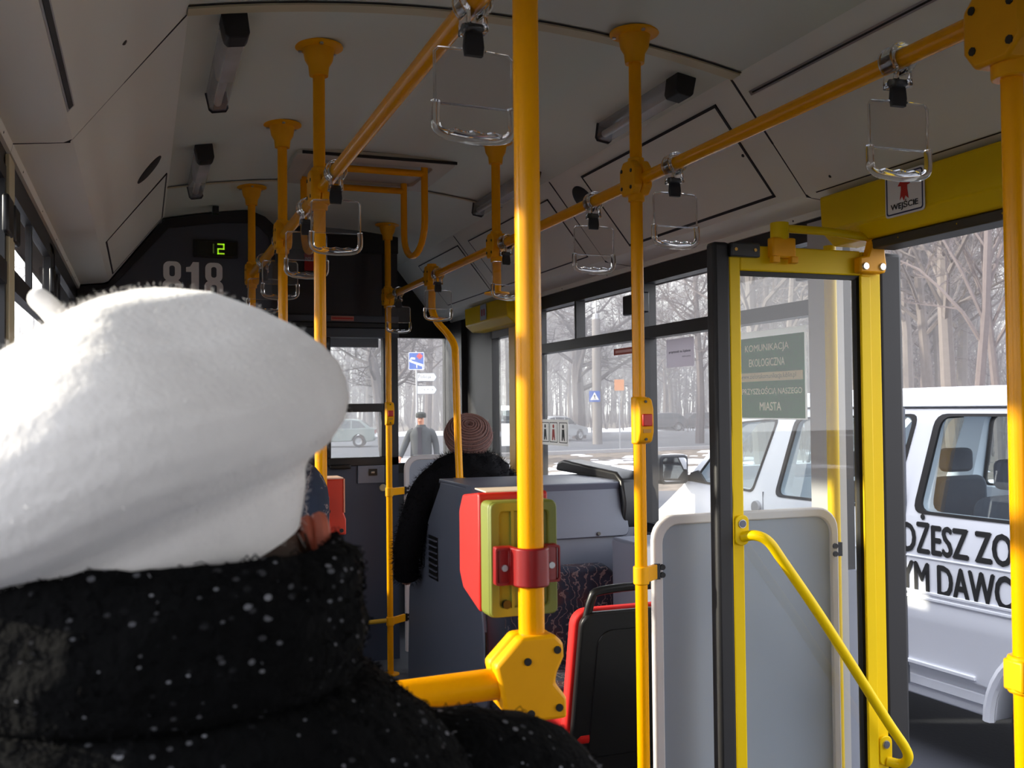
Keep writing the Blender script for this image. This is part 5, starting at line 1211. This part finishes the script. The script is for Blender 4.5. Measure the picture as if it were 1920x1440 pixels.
# coat
def boucle():
    mt = bpy.data.materials.new('dark_boucle'); mt.use_nodes = True; n = mt.node_tree.nodes; l = mt.node_tree.links; p = n['Principled BSDF']; p.inputs['Roughness'].default_value = .95; p.inputs['Sheen Weight'].default_value = .0; p.inputs['Specular IOR Level'].default_value = .08
    t = n.new('ShaderNodeTexCoord'); mp = n.new('ShaderNodeMapping'); mp.inputs['Scale'].default_value = (1, 1, 1.6); l.new(t.outputs['Object'], mp.inputs[0])
    v = n.new('ShaderNodeTexVoronoi'); v.inputs['Scale'].default_value = 120; l.new(mp.outputs[0], v.inputs['Vector'])
    nz = n.new('ShaderNodeTexNoise'); nz.inputs['Scale'].default_value = 22; l.new(t.outputs['Object'], nz.inputs['Vector'])
    sb = n.new('ShaderNodeMath'); sb.operation = 'SUBTRACT'; l.new(nz.outputs['Fac'], sb.inputs[0]); sb.inputs[1].default_value = .30
    lt = n.new('ShaderNodeMath'); lt.operation = 'LESS_THAN'; l.new(v.outputs['Distance'], lt.inputs[0]); l.new(sb.outputs[0], lt.inputs[1])
    sp_ = n.new('ShaderNodeSeparateColor'); l.new(v.outputs['Color'], sp_.inputs[0]); g2 = n.new('ShaderNodeMath'); g2.operation = 'GREATER_THAN'; g2.inputs[1].default_value = .45; l.new(sp_.outputs[0], g2.inputs[0])
    mu = n.new('ShaderNodeMath'); mu.operation = 'MULTIPLY'; l.new(lt.outputs[0], mu.inputs[0]); l.new(g2.outputs[0], mu.inputs[1])
    mx = n.new('ShaderNodeMix'); mx.data_type = 'RGBA'; mx.inputs[6].default_value = lin((10, 10, 11)) + (1,); mx.inputs[7].default_value = lin((128, 128, 134)) + (1,); pw = n.new('ShaderNodeMath'); pw.operation = 'POWER'; pw.inputs[1].default_value = 1.8; l.new(sp_.outputs[1], pw.inputs[0]); m3 = n.new('ShaderNodeMath'); m3.operation = 'MULTIPLY'; l.new(mu.outputs[0], m3.inputs[0]); l.new(pw.outputs[0], m3.inputs[1]); l.new(m3.outputs[0], mx.inputs[0]); l.new(mx.outputs[2], p.inputs['Base Color'])
    b = n.new('ShaderNodeBump'); b.inputs['Strength'].default_value = .8; b.inputs['Distance'].default_value = .006; n3 = n.new('ShaderNodeTexNoise'); n3.inputs['Scale'].default_value = 120; n3.inputs['Detail'].default_value = 4
    l.new(t.outputs['Object'], n3.inputs['Vector']); l.new(n3.outputs['Fac'], b.inputs['Height']); l.new(b.outputs[0], p.inputs['Normal']); return mt
BOU = boucle()
cr_ = [((HX, .70, .80), .26, .20, 2.3), ((HX, .70, .95), .25, .19, 2.3), ((HX, .69, 1.10), .235, .175, 2.3), ((HX, .69, 1.20), .225, .165, 2.3), ((HX, .69, 1.26), .200, .150, 2.2), ((HX, .69, 1.300), .165, .138, 2.1), ((HX, .693, 1.325), .134, .122, 2.0), ((HX, .70, 1.335), .105, .100, 2.0)]
coat = loft(interp(cr_, 6), 128, amp=.004, fr=30).build('coat', BOU, w1, ang=80)
CZ = .033
col = [((HX - .005, .70, 1.290), .118, .108, 2.0), ((HX - .005, .70, 1.300), .142, .126, 2.0), ((HX - .005, .70, 1.325), .150, .134, 2.0), ((HX - .005, .70, 1.352), .146, .131, 2.0), ((HX, .70, 1.372), .134, .124, 2.0), ((HX, .70, 1.384), .120, .112, 2.0), ((HX, .70, 1.375), .104, .10, 2.0), ((HX, .70, 1.33), .096, .094, 2.0)]
col = [((c[0], c[1] - .005, c[2] + CZ - .002 - .0), a * .90, b * .98, e) for c, a, b, e in col]
loft(interp(col, 4), 128, amp=.005, fr=34, caps=False).build('collar', BOU, coat, ang=80)
for s_ in (1, -1):
    sx = HX + s_ * .205 + (.02 if s_ < 0 else .02)
    pts = smoothpath([(HX + s_ * .12, .70, 1.225), (sx, .70, 1.195), (sx + .035 * s_, .715, 1.11), (sx + .045 * s_, .75, 1.0), (sx + .0 * s_, .86, .95), (HX + s_ * .13, .97, .945)], 8)
    if s_ < 0: pts = [Vector((max(p.x, -1.10), p.y, p.z)) for p in pts]
    rs_ = [.062 + .028 * sin(min(1, k / 14) * pi / 2) - .035 * max(0, (k - 18) / 22) for k in range(len(pts))]
    g = MB(); g.tube(pts, rs_, 40)
    g.v = [p + Vector((noise.noise(p * 40), noise.noise(p * 40 + X * 9), noise.noise(p * 40 + Y * 9))) * .005 for p in g.v]
    g.build('sleeve', BOU, coat, ang=80)
lp = MB(); rf = random.Random(31)       # loose boucle loops that catch the light
srcs = [coat] + list(coat.children)
for o_ in srcs:
    vv = [(v.co.copy(), v.normal.copy()) for v in o_.data.vertices]
    for k in range(2600 if o_ is coat else 1200):
        p, nn = rf.choice(vv); p = p + org(w1); t1 = nn.cross(Vector((rf.gauss(0, 1), rf.gauss(0, 1), rf.gauss(0, 1)))).normalized(); L_ = rf.uniform(.002, .0045)
        lp.tube([p - t1 * L_, p + nn * rf.uniform(.001, .004), p + t1 * L_], .0004, 3, caps=False)
tag(lp.build('boucle_loops', BOU, coat, smooth=False), kind='stuff')

# --- passenger in black fur with a knitted beret, seated beyond the console
def fur_on(name, srcs, parent, mat, cnt, L0, L1, wd, seed, up=0.):
    g = MB(); rf = random.Random(seed)
    for o_ in srcs:
        vv = [(v.co.copy(), v.normal.copy()) for v in o_.data.vertices]
        for k in range(cnt):
            p, nn = rf.choice(vv); p = p + org(parent) + Vector((rf.uniform(-.008, .008), rf.uniform(-.008, .008), rf.uniform(-.008, .008))); d = (nn + Vector((rf.gauss(0, .45), rf.gauss(0, .45), rf.gauss(0, .45) - up))).normalized(); L_ = rf.uniform(L0, L1)
            s_ = d.cross(Vector((rf.gauss(0, 1), rf.gauss(0, 1), rf.gauss(0, 1)))).normalized() * wd; g.add([p - s_, p + s_, p + d * L_], [(0, 1, 2)])
    return tag(g.build(name, mat, parent, smooth=False), kind='stuff')
FX, FY = .625, 4.80
f1V = [((FX, FY + .03, .84), .13), ((FX, FY, .98), .12), ((FX, FY, 1.10), (.13, .10)), ((FX, FY, 1.19), .06), ((FX, FY + .01, 1.25), .05), ((FX, FY + .02, 1.31), (.066, .072)), ((FX, FY + .02, 1.37), (.078, .086)), ((FX, FY + .02, 1.42), (.06, .068)), ((FX, FY + .095, 1.30), .02), ((FX, FY + .105, 1.335), .014),
       ((FX + .17, FY, 1.13), .055), ((FX + .22, FY + .05, .92), .045), ((FX + .14, FY + .26, .88), .036), ((FX - .19, FY - .02, 1.12), .055), ((FX - .29, FY - .03, .93), .045), ((FX - .31, FY + .04, .72), .036), ((FX - .305, FY + .07, .64), .030),
       ((FX + .09, FY + .1, .83), .085), ((FX + .10, FY + .44, .80), .065), ((FX + .10, FY + .46, .12), .045), ((FX + .10, FY + .56, .05), .036), ((FX - .09, FY + .1, .83), .085), ((FX - .10, FY + .44, .80), .065), ((FX - .10, FY + .46, .12), .045), ((FX - .10, FY + .56, .05), .036)]
f1E = [(0, 1), (1, 2), (2, 3), (3, 4), (4, 5), (5, 6), (6, 7), (5, 8), (6, 9), (2, 10), (10, 11), (11, 12), (2, 13), (13, 14), (14, 15), (15, 16), (0, 17), (17, 18), (18, 19), (19, 20), (0, 21), (21, 22), (22, 23), (23, 24)]
f1 = skin_body('person', f1V, f1E, SKIN); tag(f1, 'seated passenger in a black fur coat and brown knitted beret, back turned', 'person')
BFUR = M('black_fur', (15, 14, 17), .85, spec=.12)
c2 = [((FX, FY + .02, .74), .24, .20, 2.2), ((FX, FY, .95), .225, .175, 2.2), ((FX - .01, FY, 1.08), .235, .16, 2.3), ((FX - .01, FY, 1.16), .225, .145, 2.3), ((FX, FY, 1.215), .195, .125, 2.2), ((FX, FY, 1.255), .15, .105, 2.0), ((FX, FY, 1.28), .105, .09, 2.0), ((FX, FY, 1.27), .07, .07, 2.0)]
fc = loft(interp(c2, 4), 64, amp=.012, fr=14).build('fur_coat', BFUR, f1, ang=80)
g = MB(); g.tube(smoothpath([(FX - .12, FY, 1.17), (FX - .20, FY - .02, 1.13), (FX - .265, FY - .03, 1.03), (FX - .30, FY - .02, .90), (FX - .315, FY + .02, .78), (FX - .305, FY + .06, .68)], 6), [.075] * 12 + [.07] * 12 + [.06] * 7, 24); s1_ = g.build('sleeve', BFUR, fc, ang=80)
g = MB(); g.tube(smoothpath([(FX + .12, FY, 1.17), (FX + .20, FY, 1.11), (FX + .23, FY + .04, .95), (FX + .16, FY + .24, .89)], 6), .07, 24); s2_ = g.build('sleeve', BFUR, fc, ang=80)
fur_on('fur_pile', [fc, s1_, s2_], fc, BFUR, 3500, .012, .030, .0012, 5, .3)
def knit():
    mt = M('brown_knit', (104, 70, 64), .9, var=.25, vscale=50, bump=.5, bscale=120, sheen=.4); return mt
KN = knit(); KA = Vector((-.18, -.85, .85)).normalized(); KB = Vector((FX, FY + .005, 1.372)) - KA * .058
prof = []
raw = [(.092, -.022), (.096, -.005), (.106, .010), (.117, .030), (.120, .052), (.116, .074), (.104, .096), (.084, .112), (.058, .124), (.030, .131), (.003, .133)]
for i in range(len(raw) - 1):
    for k in range(7): t_ = k / 7; prof.append((raw[i][0] * (1 - t_) + raw[i + 1][0] * t_, raw[i][1] * (1 - t_) + raw[i + 1][1] * t_))
prof = [(r + .0035 * sin(i * 2 * pi / 6) * (1 if r > .02 else 0), h + .002 * cos(i * 2 * pi / 6)) for i, (r, h) in enumerate(prof)]
g = MB(); g.lathe(prof, KB, KA, 64); g.v = [p + Vector((noise.noise(p * 60), noise.noise(p * 60 + X * 7), noise.noise(p * 60 + Y * 7))) * .003 for p in g.v]
kb = g.build('knitted_beret', KN, f1, ang=80)
g = MB()
for k in range(8):
    r = .020 + .0125 * k; idx = min(range(len(raw)), key=lambda i: abs(raw[i][0] - r) if raw[i][1] > .05 else 9); 
    h = next(raw[i][1] + (raw[i + 1][1] - raw[i][1]) * ((raw[i][0] - r) / (raw[i][0] - raw[i + 1][0])) for i in range(4, len(raw) - 1) if raw[i][0] >= r >= raw[i + 1][0])
    u_ = KA.cross(X).normalized(); w_ = KA.cross(u_); g.tube([KB + KA * (h + .003) + (u_ * cos(a) + w_ * sin(a)) * (r + .002) for a in [2 * pi * j / 40 for j in range(40)]], .0022, 5, closed=True)
for k in range(5): 
    h = .070 - .016 * k; r = .120 - .004 * abs(k - 1)
    g.tube([KB + KA * h + (u_ * cos(a) + w_ * sin(a)) * (r + .001) for a in [2 * pi * j / 48 for j in range(48)]], .0022, 5, closed=True)
tag(g.build('knit_rows', M('pink_yarn', (150, 112, 104), .9), kb), kind='stuff')
fur_on('mohair', [kb], kb, M('mohair_brown', (128, 88, 80), .9), 2200, .006, .016, .0004, 8)

# --- man walking outside, ahead of the windscreen
mx_, my_ = gpt(789, 20.5); MG = GZ - .06
T = Matrix.Translation((mx_, my_, MG)) @ Matrix.Rotation(radians(-25 + 180), 4, 'Z') @ Matrix.Scale(1.07, 4)
def mp_(p): return T @ Vector(p)
m1V = [((0, 0, .95), .12), ((0, 0, 1.12), .12), ((0, .01, 1.32), (.14, .10)), ((0, 0, 1.47), .06), ((0, .01, 1.52), .05), ((0, .02, 1.58), (.066, .074)), ((0, .02, 1.65), (.076, .086)), ((0, .01, 1.71), (.06, .068)), ((0, .11, 1.60), .018),
       ((.19, 0, 1.40), .055), ((.30, .03, 1.14), .045), ((.38, .12, .93), .034), ((.40, .16, .84), .030), ((-.19, 0, 1.40), .055), ((-.26, -.04, 1.13), .045), ((-.29, .02, .90), .034), ((-.29, .05, .80), .030),
       ((.10, .02, .90), .09), ((.12, .14, .50), .062), ((.12, .04, .10), .045), ((.12, .17, .04), .04), ((-.10, .0, .90), .09), ((-.11, -.06, .50), .062), ((-.11, -.22, .12), .045), ((-.11, -.12, .05), .04)]
m1E = [(0, 1), (1, 2), (2, 3), (3, 4), (4, 5), (5, 6), (6, 7), (6, 8), (2, 9), (9, 10), (10, 11), (11, 12), (2, 13), (13, 14), (14, 15), (15, 16), (0, 17), (17, 18), (18, 19), (19, 20), (0, 21), (21, 22), (22, 23), (23, 24)]
sc_ = lambda r: (r[0] * 1.07, r[1] * 1.07) if isinstance(r, tuple) else r * 1.07
m1 = skin_body('person', [(mp_(p), sc_(r)) for p, r in m1V], m1E, SKIN); tag(m1, 'man in cap and grey jacket walking towards the bus, below the hospital sign', 'person')
JK = M('jacket_grey', (58, 60, 62), .85, var=.12, vscale=8); TR = M('trousers_dark', (44, 50, 66), .85, var=.1); CAPM = M('cap_dark', (44, 46, 44), .85)
def lg(rings, name, mat, parent): 
    g = loft(interp(rings, 4), 32, amp=.008, fr=9); g.v = [T @ p for p in g.v]; return g.build(name, mat, parent, ang=80)
jk = lg([((0, 0, .86), .205, .15, 2.2), ((0, 0, 1.0), .20, .15, 2.2), ((0, 0, 1.2), .20, .15, 2.2), ((0, 0, 1.36), .225, .14, 2.3), ((0, 0, 1.44), .19, .12, 2.2), ((0, 0, 1.50), .10, .09, 2.), ((0, 0, 1.535), .085, .085, 2.)], 'jacket', JK, m1)
for pts in ([(.15, 0, 1.40), (.22, 0, 1.36), (.31, .03, 1.14), (.385, .12, .93)], [(-.15, 0, 1.40), (-.22, 0, 1.35), (-.275, -.04, 1.13), (-.30, .02, .88)]):
    g = MB(); g.tube([mp_(p) for p in smoothpath(pts, 5)], [.085 - .0020 * k for k in range(16)], 16); g.build('sleeve', JK, jk, ang=80)
g = MB(); g.prism([(-.05, .88), (.045, .88), (.03, 1.40), (.06, 1.49), (-.06, 1.49), (-.03, 1.40)], (0, .153, 0), X, Z, Y, .012); g.v = [T @ p for p in g.v]; g.build('shirt', M('jumper_dark', (50, 46, 52), .9), jk)
for pts in ([(.09, 0, 1.0), (.10, .03, .88), (.12, .14, .50), (.12, .04, .09)], [(-.09, 0, 1.0), (-.10, .0, .88), (-.11, -.06, .50), (-.11, -.22, .11)]):
    g = MB(); g.tube([mp_(p) for p in smoothpath(pts, 5)], [.115 - .003 * k for k in range(16)], 16); g.build('trouser_leg', TR, m1, ang=80)
for s_, y_, z_ in ((.12, .12, .05), (-.11, -.14, .06)):
    g = MB(); g.ellips((s_, y_, z_), .055, .15, .055, 16, 10); g.v = [T @ p for p in g.v]; g.build('shoe', BLKP, m1)
g = MB(); g.lathe([(.094, -.02), (.098, .0), (.100, .03), (.090, .062), (.05, .085), (.002, .09)], (0, .015, 1.69), (0, .08, 1), 24); g.prism([(-.08, .06), (.08, .06), (.06, .17), (0, .185), (-.06, .17)], (0, 0, 1.672), X, Y, Z, .012); g.v = [T @ p for p in g.v]; g.build('cap', CAPM, m1)
g = MB(); g.tube([mp_((x_, .104, 1.572)) for x_ in (-.025, 0, .025)], .006, 6); g.build('mouth', M('lips', (140, 74, 64), .5), m1)
for s_ in (-1, 1):
    g = MB(); g.ellips((s_ * .032, .096, 1.645), .013, .008, .008, 10, 6); g.v = [T @ p for p in g.v]; g.build('eye', BLKPR, m1)
    for q in range(4):
        bx_ = (.40, .16, .84) if s_ > 0 else (-.29, .05, .80); g = MB(); g.tube([mp_((bx_[0] + (q - 1.5) * .016, bx_[1], bx_[2])), mp_((bx_[0] + (q - 1.5) * .019, bx_[1] + .03, bx_[2] - .05)), mp_((bx_[0] + (q - 1.5) * .019, bx_[1] + .02, bx_[2] - .085 + abs(q - 1.5) * .008))], [.010, .009, .007], 8); g.build('finger', SKIN, m1)
    g = MB(); g.tube([mp_((bx_[0] - s_ * .025, bx_[1] + .01, bx_[2] + .02)), mp_((bx_[0] - s_ * .05, bx_[1] + .03, bx_[2] - .03))], [.011, .008], 8); g.build('thumb', SKIN, m1)
